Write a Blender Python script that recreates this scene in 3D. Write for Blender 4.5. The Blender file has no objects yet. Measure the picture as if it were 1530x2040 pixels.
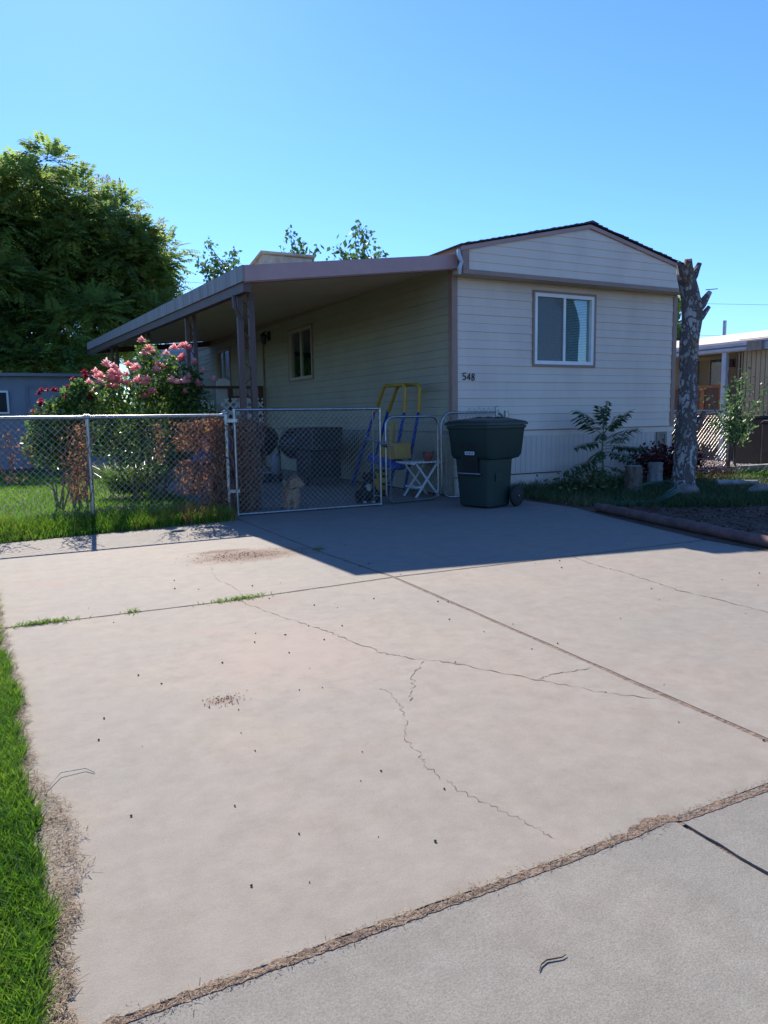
import bpy, math, random
import numpy as np
from mathutils import Vector, Matrix
random.seed(7); rng = np.random.default_rng(7)
S = bpy.context.scene
COL = S.collection
R_ = math.radians
pi = math.pi

# ------------------------------------------------------------------ camera
cam_d = bpy.data.cameras.new('camera'); cam = bpy.data.objects.new('camera', cam_d); COL.objects.link(cam)
cam_d.sensor_fit = 'VERTICAL'; cam_d.sensor_height = 36; cam_d.lens = 26.17
cam_d.clip_start = 0.05; cam_d.clip_end = 2000
fw = Vector((0.46, 0.879, -0.127)).normalized()
up0 = Vector((0.073, 0.105, 0.992))
rt = fw.cross(up0).normalized(); up = rt.cross(fw).normalized()
cam.matrix_world = Matrix(((rt.x, up.x, -fw.x, 0), (rt.y, up.y, -fw.y, 0), (rt.z, up.z, -fw.z, 1.22), (0, 0, 0, 1)))
S.camera = cam

# ------------------------------------------------------------------ world + sun
SUN_EL = R_(37.0)
sdir = Vector((0.116, 1.0, 0)).normalized()           # horizontal direction towards the sun
W = bpy.data.worlds.new('World'); S.world = W; W.use_nodes = True
wn = W.node_tree.nodes; wl = W.node_tree.links
bg = wn['Background']; bg.inputs['Strength'].default_value = 0.079
sky = wn.new('ShaderNodeTexSky'); sky.sky_type = 'NISHITA'; sky.sun_disc = False
sky.sun_elevation = SUN_EL; sky.sun_rotation = math.atan2(sdir.x, sdir.y)
sky.altitude = 1300; sky.air_density = 1.25; sky.dust_density = 0.35; sky.ozone_density = 2.2
tint = wn.new('ShaderNodeMix'); tint.data_type = 'RGBA'; tint.blend_type = 'MULTIPLY'
tint.inputs[0].default_value = 1.0; tint.inputs[7].default_value = (0.53, 0.83, 1.36, 1)
wl.new(sky.outputs[0], tint.inputs[6]); wl.new(tint.outputs[2], bg.inputs['Color'])
sl = bpy.data.lights.new('sun', 'SUN'); sun = bpy.data.objects.new('sun', sl); COL.objects.link(sun)
sl.energy = 4.6; sl.angle = R_(0.53); sl.color = (1.0, 0.91, 0.80)
sv = Vector((sdir.x*math.cos(SUN_EL), sdir.y*math.cos(SUN_EL), math.sin(SUN_EL)))
sun.rotation_euler = sv.to_track_quat('Z', 'Y').to_euler(); sun.location = (0, 0, 30)
S.view_settings.view_transform = 'Standard'; S.view_settings.look = 'None'
S.view_settings.exposure = 1.12; S.view_settings.gamma = 1.0
S.render.resolution_x = 768; S.render.resolution_y = 1024
S.render.engine = 'CYCLES'

# ------------------------------------------------------------------ materials
def nodes_of(name):
    m = bpy.data.materials.new(name); m.use_nodes = True
    nt = m.node_tree; return m, nt, nt.nodes['Principled BSDF']
def mixrgb(nt, fac, a, b, blend='MIX'):
    n = nt.nodes.new('ShaderNodeMix'); n.data_type = 'RGBA'; n.blend_type = blend
    for sock, v in ((n.inputs[0], fac), (n.inputs[6], a), (n.inputs[7], b)):
        if hasattr(v, 'links'): nt.links.new(v, sock)
        elif isinstance(v, (int, float)): sock.default_value = v
        else: sock.default_value = (*v, 1)
    return n.outputs[2]
def noise(nt, scale, detail=4, rough=0.6, vec=None, stretch=None):
    tc = nt.nodes.new('ShaderNodeTexCoord'); v = tc.outputs['Object'] if vec is None else vec
    if stretch:
        mp = nt.nodes.new('ShaderNodeMapping'); mp.inputs['Scale'].default_value = stretch
        nt.links.new(v, mp.inputs['Vector']); v = mp.outputs[0]
    n = nt.nodes.new('ShaderNodeTexNoise'); n.inputs['Scale'].default_value = scale
    n.inputs['Detail'].default_value = detail; n.inputs['Roughness'].default_value = rough
    nt.links.new(v, n.inputs['Vector']); return n.outputs['Fac']
def ramp(nt, fac, lo, hi):
    r = nt.nodes.new('ShaderNodeMapRange'); r.inputs['From Min'].default_value = lo; r.inputs['From Max'].default_value = hi
    nt.links.new(fac, r.inputs['Value']); return r.outputs[0]
def bump(nt, bs, h, strength, dist=0.01):
    b = nt.nodes.new('ShaderNodeBump'); b.inputs['Strength'].default_value = strength; b.inputs['Distance'].default_value = dist
    nt.links.new(h, b.inputs['Height']); nt.links.new(b.outputs[0], bs.inputs['Normal'])
def pmat(name, a, b=None, scale=6, rough=0.6, metal=0.0, bmp=0.0, bscale=60, stretch=None, lo=.35, hi=.65, detail=5, dist=.01, spec=.5):
    m, nt, bs = nodes_of(name)
    if b is None: b = tuple(c*0.8 for c in a)
    n = noise(nt, scale, detail, stretch=stretch)
    nt.links.new(mixrgb(nt, ramp(nt, n, lo, hi), a, b), bs.inputs['Base Color'])
    bs.inputs['Roughness'].default_value = rough; bs.inputs['Metallic'].default_value = metal
    bs.inputs['Specular IOR Level'].default_value = spec
    if bmp: bump(nt, bs, noise(nt, bscale, 6, stretch=stretch), bmp, dist)
    return m
def leafmat(name, cols, transl=0.35, rough=0.5, spec=.4):
    m, nt, bs = nodes_of(name)
    at = nt.nodes.new('ShaderNodeAttribute'); at.attribute_name = 'tint'
    cr = nt.nodes.new('ShaderNodeValToRGB'); e = cr.color_ramp.elements
    e[0].position = 0; e[0].color = (*cols[0], 1); e[1].position = 1; e[1].color = (*cols[-1], 1)
    for i, c in enumerate(cols[1:-1]): k = e.new((i+1)/(len(cols)-1)); k.color = (*c, 1)
    nt.links.new(at.outputs['Fac'], cr.inputs[0]); nt.links.new(cr.outputs[0], bs.inputs['Base Color'])
    bs.inputs['Roughness'].default_value = rough; bs.inputs['Specular IOR Level'].default_value = spec
    tr = nt.nodes.new('ShaderNodeBsdfTranslucent'); nt.links.new(cr.outputs[0], tr.inputs[0])
    mx = nt.nodes.new('ShaderNodeMixShader'); mx.inputs[0].default_value = transl
    out = nt.nodes['Material Output']
    nt.links.new(bs.outputs[0], mx.inputs[1]); nt.links.new(tr.outputs[0], mx.inputs[2]); nt.links.new(mx.outputs[0], out.inputs[0])
    return m
def glassmat(name, tintc=(.75, .85, .85), gl=1.0):
    m, nt, bs = nodes_of(name); nt.nodes.remove(bs)
    tr = nt.nodes.new('ShaderNodeBsdfTransparent'); tr.inputs[0].default_value = (*tintc, 1)
    g = nt.nodes.new('ShaderNodeBsdfGlossy'); g.inputs['Roughness'].default_value = 0.02; g.inputs[0].default_value = (gl, gl, gl, 1)
    lw = nt.nodes.new('ShaderNodeLayerWeight'); lw.inputs[0].default_value = .5
    pw = nt.nodes.new('ShaderNodeMath'); pw.operation = 'POWER'; nt.links.new(lw.outputs['Facing'], pw.inputs[0]); pw.inputs[1].default_value = 3.0
    fr = nt.nodes.new('ShaderNodeMath'); fr.operation = 'MULTIPLY_ADD'; nt.links.new(pw.outputs[0], fr.inputs[0]); fr.inputs[1].default_value = .8; fr.inputs[2].default_value = .10
    mx = nt.nodes.new('ShaderNodeMixShader'); nt.links.new(fr.outputs[0], mx.inputs[0])
    nt.links.new(tr.outputs[0], mx.inputs[1]); nt.links.new(g.outputs[0], mx.inputs[2])
    nt.links.new(mx.outputs[0], nt.nodes['Material Output'].inputs[0]); return m

def concrete(name, c1, c2, c3, stains=(), speck=.5):
    m, nt, bs = nodes_of(name)
    tc = nt.nodes.new('ShaderNodeTexCoord'); P = tc.outputs['Object']
    col = mixrgb(nt, ramp(nt, noise(nt, .55, 5, .6, P), .38, .62), c1, c2)
    col = mixrgb(nt, ramp(nt, noise(nt, 1.7, 6, .65, P, (1, .7, 1)), .5, .75), col, c3)
    col = mixrgb(nt, ramp(nt, noise(nt, 9, 8, .7, P), .3, .75), col, mixrgb(nt, 1.0, col, (.78, .765, .75), 'MULTIPLY'))
    col = mixrgb(nt, ramp(nt, noise(nt, 3.2, 9, .75, P), .50, .75), col, mixrgb(nt, 1.0, col, (.89, .86, .83), 'MULTIPLY'))
    fine = noise(nt, 190, 4, .85, P)
    col = mixrgb(nt, ramp(nt, fine, .40, .66), col, mixrgb(nt, 1.0, col, (1-speck*.42,)*3, 'MULTIPLY'))
    vo = nt.nodes.new('ShaderNodeTexVoronoi'); vo.inputs['Scale'].default_value = 26; nt.links.new(P, vo.inputs['Vector'])
    pit = nt.nodes.new('ShaderNodeMath'); pit.operation = 'LESS_THAN'; pit.inputs[1].default_value = .085; nt.links.new(vo.outputs['Distance'], pit.inputs[0])
    pm = nt.nodes.new('ShaderNodeMath'); pm.operation = 'MULTIPLY'; nt.links.new(pit.outputs[0], pm.inputs[0])
    nt.links.new(ramp(nt, noise(nt, 2.2, 3, .6, P), .54, .6), pm.inputs[1])
    col = mixrgb(nt, pm.outputs[0], col, (.2, .17, .15))
    for (sx, sy, rx, ry, sc, amt) in stains:
        mp = nt.nodes.new('ShaderNodeMapping'); mp.inputs['Location'].default_value = (-sx/rx, -sy/ry, 0); mp.inputs['Scale'].default_value = (1/rx, 1/ry, 0)
        nt.links.new(P, mp.inputs['Vector'])
        ln = nt.nodes.new('ShaderNodeVectorMath'); ln.operation = 'LENGTH'; nt.links.new(mp.outputs[0], ln.inputs[0])
        nz = noise(nt, 9, 6, .7, P)
        ad = nt.nodes.new('ShaderNodeMath'); ad.operation = 'MULTIPLY_ADD'; nt.links.new(nz, ad.inputs[0]); ad.inputs[1].default_value = 1.7
        nt.links.new(ln.outputs['Value'], ad.inputs[2])
        rr = nt.nodes.new('ShaderNodeMapRange'); nt.links.new(ad.outputs[0], rr.inputs['Value'])
        rr.inputs['From Min'].default_value = 1.9; rr.inputs['From Max'].default_value = 1.25
        rr.inputs['To Min'].default_value = 0; rr.inputs['To Max'].default_value = amt
        col = mixrgb(nt, rr.outputs[0], col, sc)
    nt.links.new(col, bs.inputs['Base Color']); bs.inputs['Roughness'].default_value = .85
    bs.inputs['Specular IOR Level'].default_value = .35
    mh = nt.nodes.new('ShaderNodeMath'); mh.operation = 'ADD'
    nt.links.new(fine, mh.inputs[0]); nt.links.new(noise(nt, 30, 5, .6, P), mh.inputs[1])
    bump(nt, bs, mh.outputs[0], .4, .004)
    return m

M = {}
M['drive'] = concrete('driveway_concrete', (.278, .248, .206), (.252, .234, .200), (.300, .256, .206),
    [(1.98, 6.42, .62, .34, (.105, .055, .035), .95), (1.8, 6.75, .3, .12, (.09, .045, .03), .95), (.81, 3.1, .09, .05, (.15, .08, .05), .55),
     (1.1, 4.2, .3, .1, (.25, .20, .165), .6), (1.5, 4.72, .35, .14, (.22, .165, .13), .6),
     (1.3, 3.6, .6, .7, (.29, .225, .18), .5), (.3, 6.1, .25, .12, (.27, .17, .14), .4), (4.0, 6.2, .3, .2, (.21, .18, .15), .5)])
M['walk'] = concrete('sidewalk_concrete', (.255, .242, .208), (.23, .22, .194), (.272, .255, .214), speck=1.0)
M['dirt'] = pmat('dirt', (.21, .15, .105), (.12, .085, .06), 14, .95, bmp=1, bscale=45, dist=.02)
M['soil'] = pmat('bed_soil', (.055, .032, .02), (.11, .07, .045), 5, .95, bmp=1, bscale=25, dist=.03)
M['crack'] = pmat('crack_dark', (.075, .055, .045), (.15, .12, .10), 14, 1)
M['turf'] = pmat('turf_base', (.055, .085, .02), (.10, .09, .04), 8, 1, bmp=1, bscale=40, dist=.02)
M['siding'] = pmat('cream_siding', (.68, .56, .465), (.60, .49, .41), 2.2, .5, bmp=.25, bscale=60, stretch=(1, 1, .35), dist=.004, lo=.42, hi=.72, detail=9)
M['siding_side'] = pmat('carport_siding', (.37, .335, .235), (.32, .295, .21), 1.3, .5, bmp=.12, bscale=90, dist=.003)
M['siding_skylit'] = pmat('skylit_siding', (.50, .52, .54), (.44, .47, .50), 2, .5, bmp=.1, dist=.003)  # pale siding with the blue cast of skylight put into its colour
M['skirt'] = pmat('skirting', (.60, .50, .44), (.52, .44, .385), 2.5, .55, bmp=.1, bscale=50, stretch=(1, 1, .3), dist=.004)
M['trim'] = pmat('taupe_trim', (.32, .195, .15), (.27, .17, .13), 5, .5, bmp=.08)
M['trimlt'] = pmat('mauve_fascia', (.42, .25, .24), (.36, .215, .20), 3, .45, bmp=.1, stretch=(1, .2, 1))
M['fascia_old'] = pmat('weathered_fascia', (.16, .145, .14), (.30, .28, .27), 2.2, .55, bmp=.2, stretch=(1, 6, .4), detail=8)
M['panel'] = pmat('cream_roof_pan', (.46, .39, .28), (.40, .35, .25), 2, .45)
M['shingle'] = pmat('dark_shingle', (.045, .045, .055), (.09, .085, .09), 18, .9, bmp=.8, bscale=120)
M['white'] = pmat('white_vinyl', (.78, .78, .76), (.70, .70, .69), 4, .35)
M['blind'] = pmat('blind_slat', (.78, .80, .78), (.72, .74, .72), 3, .5)
M['dark'] = pmat('dark_interior', (.02, .022, .025), (.03, .03, .032), 3, .8)
M['glass'] = glassmat('window_glass')
M['screen'] = pmat('insect_screen', (.10, .11, .12), (.08, .085, .09), 300, .7)
M['galv'] = pmat('galvanised_steel', (.36, .37, .38), (.24, .25, .26), 25, .33, metal=.9, bmp=.15, bscale=150, dist=.002)
M['wire'] = pmat('galvanised_wire', (.34, .34, .34), (.22, .21, .20), 10, .45, metal=.7)
M['rust'] = pmat('rusty_iron', (.16, .075, .055), (.10, .055, .045), 9, .7, bmp=.4)
M['brownpost'] = pmat('painted_brown_metal', (.06, .036, .034), (.10, .05, .038), 5, .5, bmp=.2, stretch=(1, 1, .3))
M['bin'] = pmat('dark_green_plastic', (.007, .026, .020), (.011, .031, .024), 3, .5, bmp=.25, bscale=220, dist=.002)
M['lid'] = pmat('lid_green_plastic', (.009, .028, .024), (.014, .034, .029), 4, .42, bmp=.2, bscale=220, dist=.002)
M['rubber'] = pmat('black_rubber', (.012, .012, .013), (.02, .02, .02), 12, .75)
M['black'] = pmat('black_enamel', (.012, .012, .014), (.02, .02, .022), 7, .4)
M['greyplastic'] = pmat('grey_plastic', (.3, .31, .32), (.24, .25, .26), 6, .5)
M['blue'] = pmat('blue_plastic', (.015, .05, .26), (.02, .065, .31), 6, .42)
M['yellow'] = pmat('yellow_plastic', (.46, .27, .03), (.38, .22, .025), 6, .42)
M['red'] = pmat('red_plastic', (.35, .03, .02), (.28, .02, .02), 6, .45)
M['terra'] = pmat('glazed_terracotta', (.42, .07, .03), (.2, .05, .04), 22, .35)
M['wood'] = pmat('brown_deck_wood', (.14, .065, .045), (.09, .045, .035), 6, .7, bmp=.4, stretch=(6, 6, .6))
M['orangewood'] = pmat('orange_wood', (.36, .13, .04), (.26, .09, .03), 5, .6, bmp=.3)
M['shedgrey'] = pmat('pale_grey_shed', (.24, .26, .30), (.20, .215, .25), 2, .7, bmp=.3, stretch=(1, 1, .3))
M['shedtrim'] = pmat('shed_trim', (.20, .215, .24), (.17, .18, .20), 3, .7)
M['tanwall'] = pmat('tan_ribbed_wall', (.42, .33, .20), (.37, .29, .18), 2, .6)
M['bluewhite'] = pmat('white_gutter', (.48, .52, .58), (.38, .42, .48), 3, .4)
M['tarpaper'] = pmat('pinkish_roof', (.60, .52, .46), (.5, .43, .38), 5, .8)
M['block'] = pmat('concrete_block', (.30, .26, .21), (.22, .19, .16), 8, .95, bmp=.6)
M['rock'] = pmat('rough_rock', (.24, .20, .17), (.12, .10, .085), 7, .9, bmp=.9, bscale=18, dist=.03)
M['deadwood'] = None
M['stumpwood'] = pmat('weathered_stump', (.20, .15, .115), (.09, .065, .05), 7, .9, bmp=.9, bscale=22, stretch=(3, 3, .5), dist=.02)
M['greystump'] = pmat('grey_cut_log', (.36, .34, .32), (.20, .18, .165), 7, .85, bmp=.6, bscale=22, stretch=(3, 3, .4), dist=.01)
M['pipe'] = pmat('brown_log_edging', (.15, .08, .07), (.08, .045, .04), 8, .8, bmp=.6, bscale=30, dist=.01)
M['hose'] = pmat('green_hose', (.006, .075, .045), (.008, .055, .035), 10, .4)
M['bark'] = pmat('brown_bark', (.12, .085, .06), (.06, .042, .03), 9, .95, bmp=.8, bscale=30, stretch=(3, 3, .5))
M['stem'] = pmat('green_stem', (.10, .15, .05), (.14, .12, .06), 9, .6)
M['cooler'] = pmat('cooler_cream', (.50, .46, .38), (.34, .28, .22), 5, .6, bmp=.1)
M['grass'] = leafmat('grass_blades', [(.05, .12, .01), (.085, .20, .014), (.14, .28, .02), (.24, .30, .05)], .45)
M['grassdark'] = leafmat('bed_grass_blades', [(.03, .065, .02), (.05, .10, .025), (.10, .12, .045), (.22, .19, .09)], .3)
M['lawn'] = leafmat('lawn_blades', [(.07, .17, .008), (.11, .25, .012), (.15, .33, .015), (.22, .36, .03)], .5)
M['straw'] = leafmat('dry_straw', [(.07, .045, .03), (.15, .10, .06), (.25, .18, .11), (.38, .30, .20)], .2, .8)
M['treeleaf'] = leafmat('tree_leaves', [(.13, .20, .08), (.19, .29, .085), (.27, .39, .09), (.42, .48, .11)], .64, .65, .2)
M['blossom'] = leafmat('tree_blossom', [(.22, .25, .06), (.36, .33, .10), (.46, .38, .14)], .4)
M['lightleaf'] = leafmat('light_leaves', [(.06, .12, .05), (.09, .18, .06), (.14, .24, .07)], .4)
M['roseleaf'] = leafmat('rose_leaves', [(.03, .08, .02), (.06, .14, .025), (.11, .21, .035), (.22, .30, .06)], .5, .3, .7)
M['pink'] = leafmat('pink_petals', [(.72, .22, .25), (.84, .38, .40), (.90, .56, .56), (.93, .74, .70)], .5, .5)
M['crimson'] = leafmat('crimson_petals', [(.22, .005, .02), (.40, .012, .045), (.50, .04, .08)], .35, .5)
M['vine'] = leafmat('dead_vine_leaves', [(.13, .05, .025), (.26, .11, .05), (.36, .18, .08), (.45, .26, .13)], .35, .8)
M['vinestem'] = pmat('dry_vine_stem', (.13, .06, .04), (.22, .12, .075), 12, .9)
M['barberry'] = leafmat('barberry_leaves', [(.05, .008, .012), (.10, .014, .018), (.16, .03, .025)], .35, .4)
M['ailanthus'] = leafmat('sapling_leaves', [(.025, .06, .025), (.035, .085, .03), (.06, .12, .035)], .3, .4)
M['furtan'] = leafmat('tan_fur', [(.46, .26, .15), (.62, .40, .26), (.74, .53, .37)], .15, .8)
M['furblack'] = leafmat('black_fur', [(.008, .008, .01), (.014, .014, .016), (.03, .03, .032)], .05, .6)
M['furwhite'] = leafmat('white_fur', [(.5, .48, .45), (.62, .6, .57)], .1, .8)
M['furbrown'] = leafmat('ear_fur', [(.22, .11, .055), (.32, .17, .09)], .1, .8)
M['gravel'] = pmat('gravel', (.42, .38, .34), (.18, .15, .14), 38, .9, bmp=1, bscale=40, dist=.05)
M['mulch'] = leafmat('mulch_chips', [(.035, .016, .010), (.075, .032, .018), (.12, .055, .032), (.24, .14, .08)], .05, .9)
M['tarp'] = pmat('blue_tarp', (.03, .07, .20), (.05, .10, .26), 6, .5, bmp=.4, bscale=10, dist=.03)
M['ink'] = pmat('number_black', (.03, .028, .025), (.05, .045, .04), 30, .5)
M['sticker'] = pmat('label_white', (.55, .58, .62), (.5, .52, .55), 30, .5)
M['twig'] = pmat('twig', (.12, .085, .06), (.07, .05, .035), 20, .9)
M['road'] = pmat('asphalt', (.05, .05, .052), (.065, .063, .06), 30, .95)

def barkmat():
    m, nt, bs = nodes_of('peeling_bark')
    tc = nt.nodes.new('ShaderNodeTexCoord'); P = tc.outputs['Object']
    def ridge(sc, st, det, w):
        n_ = noise(nt, sc, det, .55, P, st)
        sb = nt.nodes.new('ShaderNodeMath'); sb.operation = 'SUBTRACT'; nt.links.new(n_, sb.inputs[0]); sb.inputs[1].default_value = .5
        ab = nt.nodes.new('ShaderNodeMath'); ab.operation = 'ABSOLUTE'; nt.links.new(sb.outputs[0], ab.inputs[0]); return ramp(nt, ab.outputs[0], w*.25, w)
    r1 = ridge(4.5, (1, 1, .5), 5, .05); r2 = ridge(8, (1, 1, .9), 5, .05)
    mm = nt.nodes.new('ShaderNodeMath'); mm.operation = 'MULTIPLY'; nt.links.new(r1, mm.inputs[0]); nt.links.new(r2, mm.inputs[1]); edge = mm.outputs[0]
    col = mixrgb(nt, ramp(nt, noise(nt, 2.3, 5, .6, P, (2, 2, .7)), .42, .62), (.46, .425, .40), (.29, .235, .20))
    col = mixrgb(nt, ramp(nt, noise(nt, 30, 6, .7, P), .4, .7), col, mixrgb(nt, 1., col, (.72, .7, .68), 'MULTIPLY'))
    col = mixrgb(nt, edge, (.11, .085, .075), col)
    # strips where bark has fallen off
    strip = ramp(nt, noise(nt, 3.0, 3, .5, P, (2.2, 2.2, .28)), .60, .66)
    col = mixrgb(nt, strip, col, (.20, .115, .07))
    nt.links.new(col, bs.inputs['Base Color']); bs.inputs['Roughness'].default_value = .9
    bump(nt, bs, edge, .9, .03)
    return m
M['deadwood'] = barkmat()

# ------------------------------------------------------------------ mesh helpers
ORG = {}
def link(name, me, mat, parent=None, smooth=False, base=None):
    o = bpy.data.objects.new(name, me); COL.objects.link(o)
    if mat is not None: me.materials.append(M[mat] if isinstance(mat, str) else mat)
    if smooth: me.polygons.foreach_set('use_smooth', [True]*len(me.polygons))
    n = len(me.vertices); co = np.empty(n*3, np.float32); me.vertices.foreach_get('co', co); co = co.reshape(-1, 3)
    if parent is not None:
        org = ORG[parent.name]; o.parent = parent
    else:
        org = np.array(base if base is not None else (co[:, 0].mean(), co[:, 1].mean(), co[:, 2].min()), float); o.location = org
    co -= np.array(org, np.float32); me.vertices.foreach_set('co', co.ravel()); me.update()
    ORG[o.name] = tuple(org)
    return o
def tag(o, label=None, cat=None, group=None, kind=None):
    if label: o['label'] = label
    if cat: o['category'] = cat
    if group: o['group'] = group
    if kind: o['kind'] = kind
    return o
def thing(name, loc, label, cat, group=None, kind=None):
    o = bpy.data.objects.new(name, None); COL.objects.link(o); o.location = loc; o.empty_display_size = .2
    ORG[o.name] = tuple(loc); return tag(o, label, cat, group, kind)
def copy_thing(o, loc, label=None, rz=0, scale=1):
    r = o.copy(); COL.objects.link(r); r.location = loc; r.rotation_euler = (0, 0, rz); r.scale = (scale,)*3
    if label: r['label'] = label
    for ch in list(o.children):
        c = ch.copy(); COL.objects.link(c); c.parent = r
        for g in list(ch.children):
            d = g.copy(); COL.objects.link(d); d.parent = c
    return r

class MB:
    def __init__(s): s.v = []; s.f = []; s.t = []
    def add(s, vs, fs, t=0.5):
        b = len(s.v); s.v += [tuple(map(float, p)) for p in vs]; s.f += [tuple(b+i for i in f) for f in fs]; s.t += [t]*len(fs); return s
    def box(s, x0, x1, y0, y1, z0, z1, rot=None, at=None):
        vs = [(x, y, z) for z in (z0, z1) for y in (y0, y1) for x in (x0, x1)]
        if rot is not None: vs = [tuple(rot @ Vector(p) + Vector(at or (0, 0, 0))) for p in vs]
        return s.add(vs, [(0, 2, 3, 1), (4, 5, 7, 6), (0, 1, 5, 4), (2, 6, 7, 3), (0, 4, 6, 2), (1, 3, 7, 5)])
    def bar(s, p, q, w, h, upv=(0, 0, 1)):
        p, q = Vector(p), Vector(q); d = (q-p).normalized(); a = d.cross(Vector(upv))
        if a.length < 1e-4: a = d.cross(Vector((1, 0, 0)))
        a.normalize(); b = a.cross(d).normalized(); a *= w/2; b *= h/2
        vs = [e+i*a+j*b for e in (p, q) for (i, j) in ((-1, -1), (1, -1), (1, 1), (-1, 1))]
        return s.add(vs, [(0, 3, 2, 1), (4, 5, 6, 7), (0, 1, 5, 4), (1, 2, 6, 5), (2, 3, 7, 6), (3, 0, 4, 7)])
    def tube(s, pts, r, n=8, t=.5, jit=0):
        pts = [Vector(p) for p in pts]; rs = r if isinstance(r, (list, tuple)) else [r]*len(pts)
        ref = None; rings = []
        for i, p in enumerate(pts):
            d = (pts[min(i+1, len(pts)-1)]-pts[max(i-1, 0)]).normalized()
            if ref is None: ref = d.orthogonal().normalized()
            a = (ref-d*ref.dot(d)).normalized(); ref = a; b = d.cross(a)
            rings.append([p+(a*math.cos(k*2*pi/n)+b*math.sin(k*2*pi/n))*rs[i]*(1+random.uniform(-jit, jit)) for k in range(n)])
        vs = [v for rg in rings for v in rg]; fs = []
        for i in range(len(pts)-1):
            for k in range(n): fs.append((i*n+k, i*n+(k+1) % n, (i+1)*n+(k+1) % n, (i+1)*n+k))
        fs.append(tuple(range(n))[::-1]); fs.append(tuple((len(pts)-1)*n+k for k in range(n)))
        return s.add(vs, fs, t)
    def lathe(s, prof, c, n=24, axis='z', rot=None):
        vs = []; fs = []
        for (r, z) in prof:
            for k in range(n):
                a = k*2*pi/n; p = Vector((r*math.cos(a), r*math.sin(a), z))
                if axis == 'y': p = Vector((p.x, p.z, p.y))
                if axis == 'x': p = Vector((p.z, p.x, p.y))
                if rot is not None: p = rot @ p
                vs.append(p+Vector(c))
        for i in range(len(prof)-1):
            for k in range(n): fs.append((i*n+k, i*n+(k+1) % n, (i+1)*n+(k+1) % n, (i+1)*n+k))
        fs.append(tuple(range(n))[::-1]); fs.append(tuple((len(prof)-1)*n+k for k in range(n)))
        return s.add(vs, fs)
    def prism(s, poly, axis, a, b):
        """extrude a 2-d polygon: axis 'y' takes (x,z), 'x' takes (y,z), 'z' takes (x,y)"""
        def P(u, v, w): return (u, w, v) if axis == 'y' else ((w, u, v) if axis == 'x' else (u, v, w))
        n = len(poly); vs = [P(u, v, a) for u, v in poly]+[P(u, v, b) for u, v in poly]
        fs = [tuple(range(n)), tuple(range(2*n-1, n-1, -1))]+[(i, n+i, n+(i+1) % n, (i+1) % n) for i in range(n)]
        return s.add(vs, fs)
    def ball(s, c, r, n=10, m=7, rot=None):
        r = (r, r, r) if isinstance(r, (int, float)) else r; vs = []; fs = []
        for i in range(1, m):
            for k in range(n):
                th = i*pi/m; a = k*2*pi/n
                p = Vector((r[0]*math.sin(th)*math.cos(a), r[1]*math.sin(th)*math.sin(a), r[2]*math.cos(th)))
                vs.append((rot @ p if rot is not None else p)+Vector(c))
        t = Vector((0, 0, r[2])); bt = -t
        if rot is not None: t = rot @ t; bt = rot @ bt
        vs += [t+Vector(c), bt+Vector(c)]; N = len(vs)
        for i in range(m-2):
            for k in range(n): fs.append((i*n+k, (i+1)*n+k, (i+1)*n+(k+1) % n, i*n+(k+1) % n))
        for k in range(n):
            fs.append((N-2, k, (k+1) % n)); fs.append((N-1, (m-2)*n+(k+1) % n, (m-2)*n+k))
        return s.add(vs, fs)
    def build(s, name, mat, parent=None, smooth=False, bevel=0, base=None):
        me = bpy.data.meshes.new(name); me.from_pydata(s.v, [], s.f); 
        if any(t != .5 for t in s.t):
            a = me.attributes.new('tint', 'FLOAT', 'FACE'); a.data.foreach_set('value', s.t)
        me.update()
        import bmesh
        bm = bmesh.new(); bm.from_mesh(me); bmesh.ops.recalc_face_normals(bm, faces=bm.faces); bm.to_mesh(me); bm.free()
        o = link(name, me, mat, parent, smooth, base)
        if bevel:
            md = o.modifiers.new('bevel', 'BEVEL'); md.width = bevel; md.segments = 2; md.limit_method = 'ANGLE'; md.angle_limit = R_(40)
        if smooth:
            try:
                md = o.modifiers.new('we', 'EDGE_SPLIT'); md.split_angle = R_(38)
            except Exception: pass
        return o

def quads(name, Q, mat, parent=None, tints=None, base=None):
    """Q: (N,k,3) array of k-gons"""
    Q = np.asarray(Q, np.float32); N, k, _ = Q.shape
    me = bpy.data.meshes.new(name); me.vertices.add(N*k); me.vertices.foreach_set('co', Q.reshape(-1))
    me.loops.add(N*k); me.loops.foreach_set('vertex_index', np.arange(N*k, dtype=np.int32))
    me.polygons.add(N); me.polygons.foreach_set('loop_start', np.arange(N, dtype=np.int32)*k)
    try: me.polygons.foreach_set('loop_total', np.full(N, k, dtype=np.int32))
    except Exception: pass
    me.update(calc_edges=True)
    if tints is None: tints = rng.random(N)
    a = me.attributes.new('tint', 'FLOAT', 'FACE'); a.data.foreach_set('value', np.asarray(tints, np.float32))
    return link(name, me, mat, parent, base=base)
def nrm(a): return a/(np.linalg.norm(a, axis=-1, keepdims=True)+1e-9)
def rdir(n): return nrm(rng.normal(size=(n, 3)))

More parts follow.
